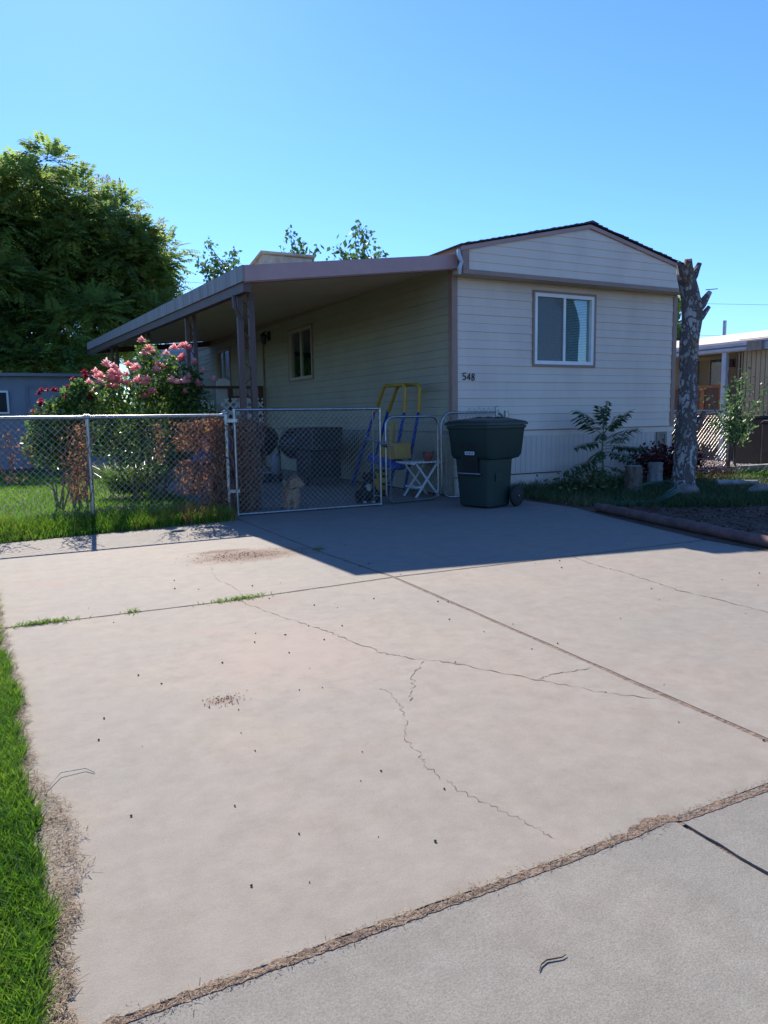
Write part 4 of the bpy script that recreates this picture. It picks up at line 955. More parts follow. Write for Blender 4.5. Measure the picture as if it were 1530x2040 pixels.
# dry thatch band along the concrete
n = 19000; y = 1.0+5.5*rng.random(n)**1.7; q = rng.random(n)**.8; x = edge_x(y)-.02+(straw_x(y)+.012*np.sin(y*31)+.008*np.sin(y*67)-edge_x(y)+.02)*q+rng.normal(size=n)*.006
P = np.column_stack([x, y, .004+.018*rng.random(n)]); a = rng.random(n)*2*pi; L = .005+.03*rng.random(n)**3
d = np.column_stack([np.cos(a), np.sin(a), rng.normal(size=n)*.22]); s = np.column_stack([-np.sin(a), np.cos(a), np.zeros(n)])*(.0004+.0008*rng.random(n)**2)[:, None]
Q = np.stack([P-s, P+s, P+d*L[:, None]+s, P+d*L[:, None]-s], 1); Q[:, :, 2] = np.maximum(Q[:, :, 2], .002)
tag(quads('dry_thatch', Q, 'straw', base=(0, 0, 0)), 'dry straw thatch spilling from the grass onto the concrete', 'dry grass', kind='stuff')
# straw and grit in the pavement joint
n = 2600; xx = -.02+3.2*rng.random(n); yy = 1.478+rng.normal(size=n)*.009*(1+.8*np.sin(xx*7)**2)
P = np.column_stack([xx, yy, .004+.004*rng.random(n)]); a = rng.random(n)*2*pi; L = .003+.016*rng.random(n)**4
d = np.column_stack([np.cos(a), np.sin(a), rng.normal(size=n)*.2]); s = np.column_stack([-np.sin(a), np.cos(a), np.zeros(n)])*.0008
Q = np.stack([P-s, P+s, P+d*L[:, None]+s, P+d*L[:, None]-s], 1); Q[:, :, 2] = np.maximum(Q[:, :, 2], .002)
tag(quads('joint_litter', Q, 'straw', base=(0, 0, 0)), 'brown grit and leaf litter in the joint before the sidewalk', 'litter', kind='stuff')
# lawn behind the fence
LP = [(-3.5, 9.0), (2.5, 9.0), (2.62, 11), (2.5, 14), (1.8, 17), (.9, 19.5), (-3.5, 26)]
n = 42000; P = np.column_stack([-3.5+6.1*rng.random(n), 8.9+11*rng.random(n)**1.35, np.zeros(n)]); P = P[inpoly(P, LP)]; n = len(P)
tag(quads('lawn_grass', blades(P, .06*(.6+.7*rng.random(n)), .011, .6), 'lawn', tints=np.tile(np.clip(.5+.4*vnoise(P, 1.6, 9)+rng.normal(size=n)*.2, 0, 1), 2), base=(0, 0, 0)), 'sunlit lawn grass inside the chain link fence', 'grass', kind='stuff')
# tall unmown fringe along the fence
n = 26000; x = -3.2+5.75*rng.random(n); y = 8.95+rng.normal(size=n)*.26; y = np.where(y < 8.42+.13*x*(x > 0), 8.5+.1*rng.random(n)+.1*np.clip(x, 0, 3), y)
P = np.column_stack([x, y, np.zeros(n)]); h = (.12+.17*rng.random(n)**2)*np.clip(1-.55*np.abs(y-9.1)/.5, .3, 1)*(1+.35*vnoise(P, 3, 2))
t = np.clip(.5+.4*vnoise(P, 2, 8)+rng.normal(size=n)*.25, 0, 1); dry = (vnoise(P, 2.7, 21)+rng.normal(size=n)*.3+.35*(x > 1.9)) > .45
B = blades(P, h, .009, .35); 
dd = np.tile(dry, 2)
tag(quads('fence_grass', B[~dd], 'grass', tints=np.tile(t, 2)[~dd], base=(0, 0, 0)), 'tall unmown grass along the foot of the chain link fence', 'grass', kind='stuff')
tag(quads('dry_fence_grass', B[dd], 'vine', tints=np.tile(t, 2)[dd], base=(0, 0, 0)), 'dried rusty brown grass along the foot of the chain link fence', 'dry grass', kind='stuff')
# planting bed grass
n = 40000; P = np.column_stack([6.6+7*rng.random(n), 5.9+3.5*rng.random(n), np.zeros(n)]); P = P[inpoly(P, [(6.85, 9.35), (6.8, 7.4), (7.3, 6.9), (8.4, 6.2), (11, 5.9), (13.2, 7.2), (13.3, 9.3)])]; n = len(P)
k_ = vnoise(P, 1.8, 11)+.5*rng.random(n) > -.1; P = P[k_]; n = len(P)
near = np.clip(1-np.abs(P[:, 1]-9.2)/.55, 0, 1); h = .06+.09*rng.random(n)+.16*near*rng.random(n)
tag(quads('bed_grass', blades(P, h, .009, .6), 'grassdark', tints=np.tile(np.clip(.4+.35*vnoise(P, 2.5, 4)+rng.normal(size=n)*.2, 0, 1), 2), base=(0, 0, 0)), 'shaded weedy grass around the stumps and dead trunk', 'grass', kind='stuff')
n = 9000; P = np.column_stack([10.6+3.4*rng.random(n), 6.9+2.6*rng.random(n), np.full(n, .03)]); P = P[P[:, 1] > 9.3-.9*(P[:, 0]-10.6)]; n = len(P)
tag(quads('neighbour_grass', blades(P, .05+.05*rng.random(n), .012, .6), 'lawn', base=(0, 0, 0)), 'sunlit strip of grass beside the gravel', 'grass', kind='stuff')
n = 16000; P = scatter([(6.2, 3.3), (6.4, 5.2), (6.75, 6.9), (6.85, 8.9), (11.5, 7.4), (11, 3.3)], n, .008); n = len(P)
a = rng.random(n)*2*pi; L = .012+.045*rng.random(n)**1.5; d = np.column_stack([np.cos(a), np.sin(a), rng.normal(size=n)*.35]); s = np.column_stack([-np.sin(a), np.cos(a), rng.normal(size=n)*.3])*(.004+.008*rng.random(n))[:, None]
Q = np.stack([P-s, P+s, P+d*L[:, None]+s*.6, P+d*L[:, None]-s*.6], 1); Q[:, :, 2] = np.maximum(Q[:, :, 2], .006)
tag(quads('mulch', Q, 'mulch', base=(0, 0, 0)), 'dark bark mulch and litter behind the brown log edging', 'mulch', kind='stuff')
# gravel stones
n = 2600; P = np.column_stack([12.8+2.2*rng.random(n), 7.6+3.2*rng.random(n), np.full(n, .055)]); P = P[P[:, 1] > 9.0-.5*(P[:, 0]-12.8)]
mbg = []; tt = []
for p in P:
    r = .012+.02*random.random(); c = p; o_ = [c+np.array(v)*r*random.uniform(.7, 1.2) for v in ((1, 0, 0), (0, 1, 0), (-1, 0, 0), (0, -1, 0), (0, 0, 1))]
    for a, b in ((0, 1), (1, 2), (2, 3), (3, 0)): mbg.append([o_[a], o_[b], o_[4]]); tt.append(random.random())
M['stones'] = leafmat('gravel_stones', [(.16, .13, .11), (.36, .32, .29), (.55, .5, .46)], .0, .9)
tag(quads('gravel_stones', mbg, 'stones', tints=tt, base=(0, 0, 0)), 'sunlit pinkish gravel beside the neighbouring house', 'gravel', kind='stuff')
# weeds in the driveway joint
for (x, y, nn, lb, sp) in ((.20, 4.90, 260, 'low green weed tuft in the driveway joint nearest the left edge', .17), (1.42, 4.86, 240, 'bright weed tuft in the driveway joint where the long crack begins', .22), (2.62, 6.35, 60, 'tiny green weed growing in the shaded seam of the driveway', .05), (.72, 4.88, 50, 'few short grass blades in the joint between two weed tufts', .06)):
    P = np.column_stack([x+rng.normal(size=nn)*sp*.5, y+rng.normal(size=nn)*.02, np.zeros(nn)])
    tag(quads('weed', blades(P,   .012+.022*rng.random(nn), .005, 1.1), 'grass', tints=np.tile(.3+.7*rng.random(nn), 2)), lb, 'weed')
# finer reddish crumbs gathered on the small stain
n = 110; P = np.column_stack([.82+rng.normal(size=n)*.05, 3.1+rng.normal(size=n)*.035, np.full(n, .002)]); d = rdir(n)*.004; e_ = rdir(n)*.004; Q = np.stack([P-d, P+e_, P+d, P-e_], 1); Q[:, :, 2] = np.clip(np.abs(Q[:, :, 2]), .001, .006)
tag(quads('grit', Q, 'mulch', base=(0, 0, 0)), 'small scatter of reddish grit in the middle of the near driveway slab', 'grit', kind='stuff')
n = 420; P = np.column_stack([1.9+rng.normal(size=n)*.2, 6.45+rng.normal(size=n)*.12, np.full(n, .002)]); d = rdir(n)*.006; e_ = rdir(n)*.006; Q = np.stack([P-d, P+e_, P+d, P-e_], 1); Q[:, :, 2] = np.clip(np.abs(Q[:, :, 2]), .001, .008)
tag(quads('grit', Q, 'mulch', base=(0, 0, 0)), 'larger scatter of brown grit on the stain near the gate', 'grit', kind='stuff')
# dark crumbs on the concrete
px = [(.62, 3.45), (1.25, 5.3), (1.02, 2.15), (.78, 2.55), (1.62, 5.2), (1.75, 3.9), (1.9, 4.3), (.95, 3.6), (.6, 2.2), (.72, 1.95), (.52, 1.78), (.66, 1.72), (1.05, 1.72), (.42, 2.8), (.3, 2.3), (.9, 3.15), (.74, 3.05), (1.3, 3.3), (1.15, 3.05), (1.4, 3.9), (1.55, 3.7), (1.2, 3.85)]
while len(px) < 100:
    x = random.uniform(.15, 5.6); y = random.uniform(1.65, 6.8)
    if x > 2.6+(.35 if y > 4.9 else 0) and y > 5: continue
    px.append((x, y))
proto = None
for i, (x, y) in enumerate(px):
    if i % 20 == 0 or proto is None:
        mb = MB(); mb.ball((x, y, .004), (.0065, .0052, .0045), 7, 5); mb.v = [(a+random.uniform(-.001, .001), b+random.uniform(-.001, .001), max(c, .0)) for a, b, c in mb.v]; proto = mb.build('pebble', 'rubber', smooth=True); o = proto
    else:
        o = proto.copy(); COL.objects.link(o); o.location = (x, y, .0008); o.rotation_euler = (0, 0, random.random()*6)
    o.scale = (random.uniform(.3, .8)*(1.0 if y < 3.5 else 1.3),)*3
    tag(o, 'small dark crumb lying on the sunlit driveway concrete', 'pebble', 'dark crumbs scattered on the driveway')
mb = MB(); mb.tube([(.985, 1.178, .002), (1.0, 1.19, .003), (1.02, 1.195, .003), (1.055, 1.185, .003), (1.07, 1.187, .003)], [.0012, .0018, .002, .0016, .001], 6)
tag(mb.build('twig', 'twig'), 'curved brown twig lying on the sidewalk', 'twig')
mb = MB(); mb.tube([(.085, 2.62, .01), (.13, 2.70, .012), (.21, 2.70, .008), (.235, 2.66, .004)], .0016, 5); tag(mb.build('straw_stalk', 'greystump'), 'long pale bent straw stalk on the left edge of the concrete', 'straw')

# ================================================================== PLANTS
def branchy(mb, base, top, r0, r1, n=6, wob_=.08):
    pts = []; base = Vector(base); top = Vector(top)
    for i in range(n+1):
        t = i/n; p = base.lerp(top, t)+Vector((random.uniform(-1, 1), random.uniform(-1, 1), 0))*wob_*math.sin(t*pi); pts.append(p)
    mb.tube(pts, [r0+(r1-r0)*i/n for i in range(n+1)], 7); return pts
def tree_fronds(name, loc, crown, nc, per, L, label, cat, mat='treeleaf', trunk_r=.3, blossom=0, group=None, pairs=6, clump=.9, splay=1.0, outline=None):
    global rng
    rng = np.random.default_rng(31)
    """crown: (cx,cy,cz,rx,ry,rz)"""
    t = thing(name, loc, label, cat, group)
    cx_, cy_, cz, rx, ry, rz = crown
    d = rdir(nc); rad = .45+.55*(rng.random((nc, 1))**.6)
    c = np.array([cx_, cy_, cz])+d*rad*np.array([rx, ry, rz])
    if outline:    # clumps fill an irregular outline in (x, z), thick in y
        o_ = []
        while len(o_) < nc:
            q = np.array([[rng.uniform(-10, 9), rng.uniform(1, 13)]])
            if inpoly(q, outline)[0]: o_.append((q[0, 0], cy_+ry*rng.uniform(-1, 1)*max(.25, 1-((q[0, 0]-cx_)/rx)**2)**.5, q[0, 1]))
        c = np.array(o_)
    cs = clump*(.6+.7*rng.random(nc))
    B = []; Dn = []; Ls = []; T = []
    for i in range(nc):
        k = int(per*(.7+.6*rng.random())); dd = rdir(k); dd[:, 2] = dd[:, 2]*.75+.15; p = c[i]+dd*cs[i]*(.25+.6*rng.random((k, 1)))*np.array([1, 1, .75])
        B.append(p); Dn.append(dd*splay+d[i]*.3+np.array([0, 0, .12])); Ls.append(L*(.6+.6*rng.random(k))); T.append(np.clip(rng.normal(.45+.25*(rng.random()-.5), .22, k), 0, 1))
    B = np.concatenate(B); Dn = np.concatenate(Dn); Ls = np.concatenate(Ls); T = np.concatenate(T)
    Q = fronds(B, Dn, Ls, pairs, .34, .42, .45)
    quads('crown', Q, mat, t, np.tile(T, pairs*2))
    if blossom:
        sel = np.where((c[:, 2] > cz-1) & (c[:, 1] < cy_+1.5))[0]; bq = []
        for i in sel:
            for _ in range(blossom):
                e = rdir(1)[0]; e[2] = abs(e[2])+.3; p = c[i]+e*cs[i]*.6; k = 26; h = rng.random((k, 1)); q = p+np.array([0, 0, .42])*h+rng.normal(size=(k, 3))*.09*(1-h)
                bq.append(leaves(q, .10+.08*rng.random(k), np.array([0, 0, 1.2]), .35))
        quads('blossom', np.concatenate(bq), 'blossom', t)
    mb = MB(); pts = branchy(mb, loc, (cx_, cy_, cz-.1*rz), trunk_r, trunk_r*.45, 8, .25)
    for i in range(min(nc, 26)): branchy(mb, pts[3+(i % 5)], c[i], trunk_r*.28, .02, 5, .3)
    mb.build('trunk', 'bark', t)
    return t
big = tree_fronds('shade_tree', (-1.5, 33.75, 0), (-.9, 33.75, 6.4, 8.5, 4.0, 5.4), 230, 130, .78, 'huge spreading tree with feathery leaves and yellowish blossom panicles behind the grey shed', 'tree', blossom=4, clump=1.0, trunk_r=.38, outline=[(-4.49, 9.87), (-1.33, 10.93), (1.15, 10.75), (2.65, 10.78), (3.26, 10.37), (4.29, 10.34), (4.53, 9.74), (5.6, 9.62), (5.88, 8.86), (5.98, 8.08), (6.91, 8.07), (7.0, 7.16), (7.03, 6.53), (6.24, 5.44), (5.36, 4.56), (5.29, 3.3), (-5.22, 2.8)])
def bushy_tree(loc, crown, n, size, label, group='treetops seen over the roofs', mat='lightleaf', twigs=14):
    t = thing('distant_tree', loc, label, 'tree', group); cx_, cy_, cz, rx, ry, rz = crown
    mb = MB(); pts = branchy(mb, loc, (cx_, cy_, cz-.3*rz), .16, .07, 6, .2); tips = []
    for i in range(twigs):
        d = rdir(1)[0]; d[2] = abs(d[2])*1.2; d /= np.linalg.norm(d); tip = np.array([cx_, cy_, cz-.5*rz])+d*np.array([rx, ry, rz*1.4])*random.uniform(.5, 1.05)
        tips.append(tip); branchy(mb, pts[-1], tip, .04, .008, 5, .25)
    mb.build('trunk', 'bark', t)
    C = []
    for tip in tips:
        s_ = rng.random((n//twigs, 1)); b0 = np.array(pts[-1])
        C.append(b0+(tip-b0)*(.35+.7*s_)+rng.normal(size=(n//twigs, 3))*(.15*rx)*(1.2-s_*.8))
    C = np.concatenate(C); quads('crown', leaves(C, size*(.6+.8*rng.random(len(C))), None, .6), mat, t); return t
bushy_tree((8.6, 30, 0), (8.8, 30, 6.9, 1.5, .8, 1.5), 1300, .17, 'pale feathery treetop over the middle of the carport fascia')
bushy_tree((12.0, 30, 0), (12.0, 30, 7.3, 1.5, .7, 2.1), 900, .22, 'thin broad-leaved treetop just right of the roof cooler', twigs=20)
bushy_tree((14.7, 30, 0), (14.7, 30, 7.4, 2.3, .9, 2.2), 1900, .22, 'denser broad-leaved treetop over the carport fascia near the gable', twigs=26)
bushy_tree((18.2, 30, 0), (18.2, 30, 8.0, .35, .3, .75), 60, .25, 'tiny twig tip just left of the gable roof', twigs=5)
bushy_tree((24.7, 22, 0), (24.6, 22, 4.6, .9, .9, 1.9), 2600, .3, 'dark green tree between the home corner and the dead trunk', mat='treeleaf', twigs=14)
bushy_tree((31.5, 21, 0), (31.5, 21, 4.7, .9, .8, .8), 320, .25, 'small treetop over the neighbouring roof at the right edge', twigs=8)

# rose bushes
def rose_bush(loc, lobes, nleaf, flowers, mat, label, name='rose_bush'):
    t = thing(name, loc, label, 'rose bush'); C = []; tot = sum(l[3]*l[4] for l in lobes)
    for (x, y, z, rx, rz) in lobes:
        k = int(nleaf*rx*rz/tot); d = rdir(k); C.append(np.array([x, y, z])+d*np.array([rx, rx*.8, rz])*(.35+.7*rng.random((k, 1))**.6))
    C = np.concatenate(C); C = C[C[:, 2] > .25]
    quads('foliage', leaves(C, .045+.035*rng.random(len(C)), np.array([0, -.2, .1]), .62), 'roseleaf', t)
    mb = MB()
    for i in range(16):
        l = lobes[i % len(lobes)]; branchy(mb, (loc[0]+random.uniform(-.25, .25), loc[1]+random.uniform(-.1, .1), 0), (l[0]+random.uniform(-.3, .3)*l[3]*2, l[1], l[2]+random.uniform(-.2, .9)*l[4]), .013, .005, 6, .1)
    mb.build('stem', 'stem', t)
    for (fx, fy, fz, r) in flowers:
        Q = []
        for ring, (n_, rr, tilt, zz_) in enumerate(((7, 1.0, .55, 0), (6, .78, .95, .1), (5, .5, 1.4, .2), (4, .3, 1.8, .25))):
            for k in range(n_):
                a = k*2*pi/n_+ring*.5+random.uniform(-.2, .2); dv = np.array([math.cos(a), math.sin(a), 0]); sd = np.array([-math.sin(a), math.cos(a), 0]); up_ = np.array([0, 0, 1.])
                b = np.array([fx, fy, fz])+up_*zz_*r; o1 = b+dv*rr*r*.55+up_*tilt*r*.35; o2 = b+dv*rr*r+up_*tilt*r*.45+up_*random.uniform(-.15, .15)*r
                Q.append([b-sd*.12*r, b+sd*.12*r, o1+sd*.42*rr*r, o1-sd*.42*rr*r]); Q.append([o1-sd*.42*rr*r, o1+sd*.42*rr*r, o2+sd*.3*rr*r, o2-sd*.3*rr*r])
        quads('flower', Q, mat, t, np.clip(rng.normal(random.uniform(.25, .75), .15, len(Q)), 0, 1))
    return t
"""flower positions follow the clusters seen in the photograph, spread in depth over the bush"""
fl = []
for (x, z, s, n_) in ((2.08, 2.36, .03, 1), (2.12, 2.18, .06, 2), (2.24, 2.22, .05, 1), (2.52, 2.28, .10, 5), (2.70, 2.12, .10, 5), (2.78, 2.25, .03, 1), (1.60, 2.0, .07, 3), (1.48, 1.84, .15, 12), (1.72, 1.82, .14, 9), (1.9, 1.93, .08, 4), (2.02, 1.78, .08, 3), (2.36, 1.98, .06, 2), (2.22, 1.9, .05, 2),
                     (1.35, 1.72, .06, 2), (1.22, 1.62, .05, 2), (1.62, 1.66, .06, 2), (2.08, 1.58, .08, 4), (2.46, 1.74, .05, 2), (2.58, 1.76, .06, 2), (2.70, 1.82, .05, 2), (2.88, 1.92, .04, 1), (2.80, 1.72, .05, 2), (2.62, 1.62, .04, 1), (1.28, 1.5, .05, 1), (3.05, 1.78, .03, 1), (1.1, 1.35, .03, 1)):
    for _ in range(n_): fl.append((x+random.gauss(0, s*.75), 11.55+random.uniform(-.35, .2), z+random.gauss(0, s*.45), random.uniform(.062, .09)))
rose_bush((2.1, 11.8, 0), [(1.75, 11.8, 1.25, .62, .5), (2.35, 11.8, 1.45, .6, .55), (2.25, 11.75, 1.85, .42, .42), (1.55, 11.7, 1.6, .35, .3), (2.6, 11.8, 1.75, .32, .45), (2.8, 11.85, 1.1, .42, .7), (1.3, 11.7, 1.15, .45, .45), (2.1, 11.8, .8, .8, .4), (2.15, 11.8, 2.2, .16, .22), (2.85, 11.8, 1.75, .14, .3)], 11000, fl, 'pink', 'large rose bush covered in pink blooms behind the chain link fence')
fl = [(x+random.gauss(0, s), 11.15+random.uniform(-.2, .2), z+random.gauss(0, s*.5), random.uniform(.045, .065)) for (x, z, s, n_) in ((.80, 1.62, .07, 5), (1.0, 1.68, .04, 2), (1.02, 1.80, .02, 1), (1.22, 1.83, .02, 2), (.62, 1.45, .05, 4), (.92, 1.52, .04, 2), (1.30, 1.55, .05, 3), (.72, 1.38, .05, 2), (.55, 1.35, .04, 2)) for _ in range(n_)]
rose_bush((.95, 11.2, 0), [(.85, 11.2, 1.15, .40, .38), (1.1, 11.2, 1.45, .26, .28), (.8, 11.2, .9, .42, .35), (1.15, 11.2, 1.65, .1, .16)], 5000, fl, 'crimson', 'smaller rose bush with deep red buds at the left of the pink one')
# small silvery shrub on the lawn
t = thing('lawn_shrub', (2.0, 13.0, 0), 'low grey-green spiky shrub on the lawn behind the fence', 'shrub')
n = 900; P = np.column_stack([1.95+rng.normal(size=n)*.22, 12.4+rng.normal(size=n)*.2, .05+.25*rng.random(n)]); quads('foliage', blades(P, .3, .018, 1.1), 'roseleaf', t)
mb = MB(); branchy(mb, (1.95, 12.4, 0), (1.95, 12.4, .4), .02, .01); mb.build('stem', 'stem', t)

# dead vines on the fence and on the carport post
def vine(loc, boxes, nl, ns, label):
    t = thing('dead_vine', loc, label, 'dead vine', 'dried vines clinging to the fence'); C = []; mb = MB()
    tot = sum((b[1]-b[0])*(b[5]-b[4]) for b in boxes)
    for (x0, x1, y0, y1, z0, z1) in boxes:
        w = (x1-x0)*(z1-z0)/tot; k = int(nl*w); p = np.column_stack([rng.normal((x0+x1)/2, (x1-x0)*.27, k), rng.uniform(y0, y1, k), rng.uniform(z0, z1, k)]); C.append(p)
        for _ in range(int(ns*w)+2):
            x = random.uniform(x0, x1); z = z0; y = random.uniform(y0, y1); pts = []
            while z < z1: pts.append((x, y, z)); x += random.uniform(-.06, .06); y = min(max(y+random.uniform(-.03, .03), y0), y1); z += random.uniform(.03, .12)
            if len(pts) > 1: mb.tube(pts, random.uniform(.003, .007), 4)
    quads('dry_leaves', leaves(np.concatenate(C), .02+.035*rng.random(sum(len(c) for c in C)), np.array([0, -.1, -.5]), .5), 'vine', t)
    mb.build('stem', 'vinestem', t); return t
vine((2.45, 9.2, 0), [(2.28, 2.58, 9.1, 9.28, .1, 1.26), (2.42, 2.62, 9.08, 9.25, .0, 1.2), (1.95, 2.4, 9.15, 9.25, .85, 1.2)], 3200, 55, 'thick dried vine at the fence end post beside the wide gate')
vine((2.9, 9.5, 0), [(2.72, 2.92, 9.2, 9.4, .0, 1.22), (2.84, 3.12, 9.55, 9.7, .0, 1.25), (2.72, 2.88, 9.2, 9.4, .0, .9)], 3200, 60, 'rusty dried vine filling the hinge side of the wide gate around the carport post')
vine((.88, 9.2, 0), [(.75, 1.0, 9.12, 9.24, .35, 1.2), (.72, .95, 9.12, 9.24, .3, .8)], 620, 12, 'narrow dried vine left of the middle fence post')
vine((1.75, 9.2, 0), [(1.72, 1.82, 9.14, 9.22, .7, 1.2), (1.95, 2.25, 9.12, 9.25, .3, .75)], 340, 16, 'thin dried vine tangle on the fence below the rose bush')
vine((.2, 9.3, 0), [(.05, .4, 9.2, 9.35, .55, 1.15)], 120, 4, 'sparse reddish dried vine at the left part of the fence')

# dead trunk
dt = thing('dead_tree', (9.6, 8.1, 0), 'tall bare dead tree trunk with peeling grey bark and sawn stubs', 'dead tree')
prof_ = [(0, 9.60, .235), (.12, 9.61, .205), (.35, 9.62, .20), (.7, 9.64, .20), (1.05, 9.64, .185), (1.4, 9.64, .17), (1.75, 9.65, .16), (2.1, 9.645, .155), (2.4, 9.655, .165), (2.65, 9.67, .175), (2.85, 9.66, .18), (3.05, 9.60, .165), (3.25, 9.52, .15), (3.4, 9.49, .125)]; prof = [(a, b-.10, c) for a, b, c in prof_]
mb = MB(); nS = 40; rings = []; zs = np.linspace(0, 3.4, 100)
rr_ = np.random.default_rng(4); kk = rr_.normal(size=(26, 3))*np.array([1, 1, 1]); ph = rr_.random(26)*6.28
for z in zs:
    cxx = np.interp(z, [p[0] for p in prof], [p[1] for p in prof]); r0 = np.interp(z, [p[0] for p in prof], [p[2] for p in prof]); ring = []
    for k in range(nS):
        a = k*2*pi/nS; ux, uy = math.cos(a), math.sin(a)
        f = sum(math.sin((ux*kk[i, 0]*3+uy*kk[i, 1]*3)*(1+i*.12)+z*kk[i, 2]*(1.5+i*.45)+ph[i])/(1+i*.13) for i in range(26))/26
        flare = 1+.25*max(0, .35-z)/.35*math.sin(a*5+1); rad = r0*.84*(1+.9*f*.9)*flare
        ring.append((cxx+rad*ux, 8.1+rad*uy, z))
    rings.append(ring)
vs = [p for r in rings for p in r]; fs = [(i*nS+k, i*nS+(k+1) % nS, (i+1)*nS+(k+1) % nS, (i+1)*nS+k) for i in range(len(rings)-1) for k in range(nS)]; fs.append(tuple((len(rings)-1)*nS+k for k in range(nS)))
mb.add(vs, fs); o = mb.build('trunk', 'deadwood', dt, smooth=False); [setattr(p, 'use_smooth', True) for p in o.data.polygons]
for (a, b, r0, r1) in (((9.45, 8.06, 3.15), (9.18, 8.0, 3.42), .05, .03), ((9.52, 8.05, 3.2), (9.42, 8.0, 3.47), .08, .07), ((9.62, 8.1, 3.15), (9.80, 8.05, 3.44), .07, .045), ((9.68, 8.05, 2.7), (9.98, 7.97, 3.02), .075, .04), ((9.70, 8.05, 2.55), (9.97, 7.97, 2.80), .06, .035),
                       ((9.72, 8.0, .95), (9.86, 7.92, 1.22), .06, .04)):
    a = (a[0]-.10, a[1], a[2]); b = (b[0]-.10-.25*(b[0]-a[0]-.10), b[1], b[2]); r0 *= .85; r1 *= .8
    mb = MB(); mb.tube([a, tuple(Vector(a).lerp(Vector(b), .5)+Vector((0, 0, -.02))), b], [r0*1.2, r0, r1], 9, jit=.18); mb.build('branch_stub', 'deadwood', dt)
mb = MB(); mb.tube([(9.75, 8.0, 3.05), (9.95, 7.95, 3.07)], .008, 4); mb.build('twig', 'twig', dt)

def stump(x, y, r, h, mat, label, lean=0):
    t = thing('tree_stump' if mat == 'stumpwood' else 'cut_log', (x, y, 0), label, 'stump'); mb = MB()
    mb.tube([(x+lean*i/8, y, h*i/8-.02) for i in range(9)], [r*(1.25-.25*min(1, i/3)) for i in range(9)], 16, jit=.09); mb.build('wood', mat, t)
    mb = MB(); mb.lathe([(r*.85, 0), (r*.85, .006)], (x+lean, y, h-.018), 14); mb.build('cut_face', 'greystump', t); return t
stump(8.56, 8.2, .125, .44, 'stumpwood', 'short brown bark-covered stump by the green hose')
stump(9.62, 8.75, .12, .42, 'greystump', 'upright grey cut log just left of the dead trunk')
# rocks
def rock(x, y, z, r, label, mat='rock'):
    mb = MB(); mb.ball((x, y, z), r, 14, 9); q = random.uniform(0, 6); mb.v = [(a+.12*r[0]*math.sin(9*b+q)+random.uniform(-.012, .012), b+.1*r[1]*math.sin(8*c+q), c+.13*r[2]*math.sin(11*a+q)+random.uniform(-.01, .01)) for a, b, c in mb.v]
    tag(mb.build('rock', mat, smooth=False), label, 'rock', 'rocks in the planting bed')
rock(8.78, 7.5, .03, (.28, .19, .15), 'largest rock, brownish and flat, right of the green hose')
rock(9.75, 6.95, .07, (.24, .11, .09), 'long reddish rock in the grass right of the big rock')
rock(10.75, 7.2, .10, (.18, .14, .15), 'pale rounded rock at the right end of the bed')
mb = MB(); mb.tube([(10.15, 7.98, .09), (10.75, 7.7, .08)], [.055, .045], 9, jit=.1); tag(mb.build('fallen_branch', 'greystump'), 'short pale branch lying in the grass right of the dead trunk', 'branch')
mb = MB(); mb.ball((12.3, 7.2, -.06), (.9, .6, .3), 18, 10); mb.v = [(a+.08*math.sin(9*b), b+.07*math.sin(8*c+a*5), c+.05*math.sin(11*a+4*b)) for a, b, c in mb.v]; tag(mb.build('soil_mound', 'soil'), 'low dark soil mound by the sunlit grass strip', 'mound')
# log edging
mb = MB(); L_ = [(6.66, 6.95), (6.58, 6.6), (6.46, 6.05), (6.34, 5.5), (6.21, 4.95), (6.12, 4.5), (6.05, 4.0), (6.03, 3.6)]
pts = []
for i in range(len(L_)-1):
    for k in range(5): t = k/5; pts.append((L_[i][0]*(1-t)+L_[i+1][0]*t+random.uniform(-.006, .006), L_[i][1]*(1-t)+L_[i+1][1]*t, .058+random.uniform(-.004, .004)))
mb.tube(pts, .054, 12, jit=.06); tag(mb.build('log_edging', 'pipe', smooth=True), 'long brown peeling log laid as edging between driveway and bed', 'edging')
# hose
mb = MB(); 
for j in range(4):
    pts = []
    for k in range(34):
        a = R_(150+k*7.6+j*5); rx, ry = .72-.035*j+.02*math.sin(k), .42-.03*j; pts.append((7.72+rx*math.cos(a)+.02*j, 7.42+ry*math.sin(a)+.05*math.sin(a*2), .03+.018*(j % 2)+.20*max(0, math.cos(a))))
    mb.tube(pts, .011, 7)
tag(mb.build('garden_hose', 'hose', smooth=True), 'loosely coiled green garden hose at the end of the log edging', 'hose')

# sapling with long pinnate leaves
sp = thing('sapling', (8.67, 8.95, 0), 'young sapling with long feather-like dark leaves in front of the skirting', 'sapling')
mb = MB(); pts = [(8.67, 8.95, 0), (8.66, 8.93, .3), (8.64, 8.95, .6), (8.66, 8.95, .9), (8.65, 8.95, 1.02)]; mb.tube(pts, [.016, .014, .012, .009, .006], 7); mb.build('stem', 'stem', sp)
specs = []
for k in range(7): specs.append((random.uniform(.45, 1.0), (random.uniform(-1, 1), random.uniform(-.8, .2), random.uniform(-.05, .75)), random.uniform(.55, .8)))
specs += [(.95, (.15, 0, .9), .62), (.95, (-.35, -.2, .8), .58), (.9, (.55, -.1, .55), .75), (.85, (-.75, -.1, .55), .85), (.8, (.85, .0, .35), .9), (.75, (-.95, -.2, .12), .85), (.7, (.8, -.4, .05), .8), (.65, (-.8, -.5, .0), .75), (.55, (.9, -.2, -.05), .75), (.5, (-.9, 0, -.02), .85), (.4, (-.7, -.5, -.05), .75), (.38, (.6, -.5, -.1), .6), (.9, (0, -.6, .5), .6), (.6, (.1, -.9, .1), .6), (.98, (.3, .3, 1), .5), (.45, (-.95, .1, -.12), .7)]
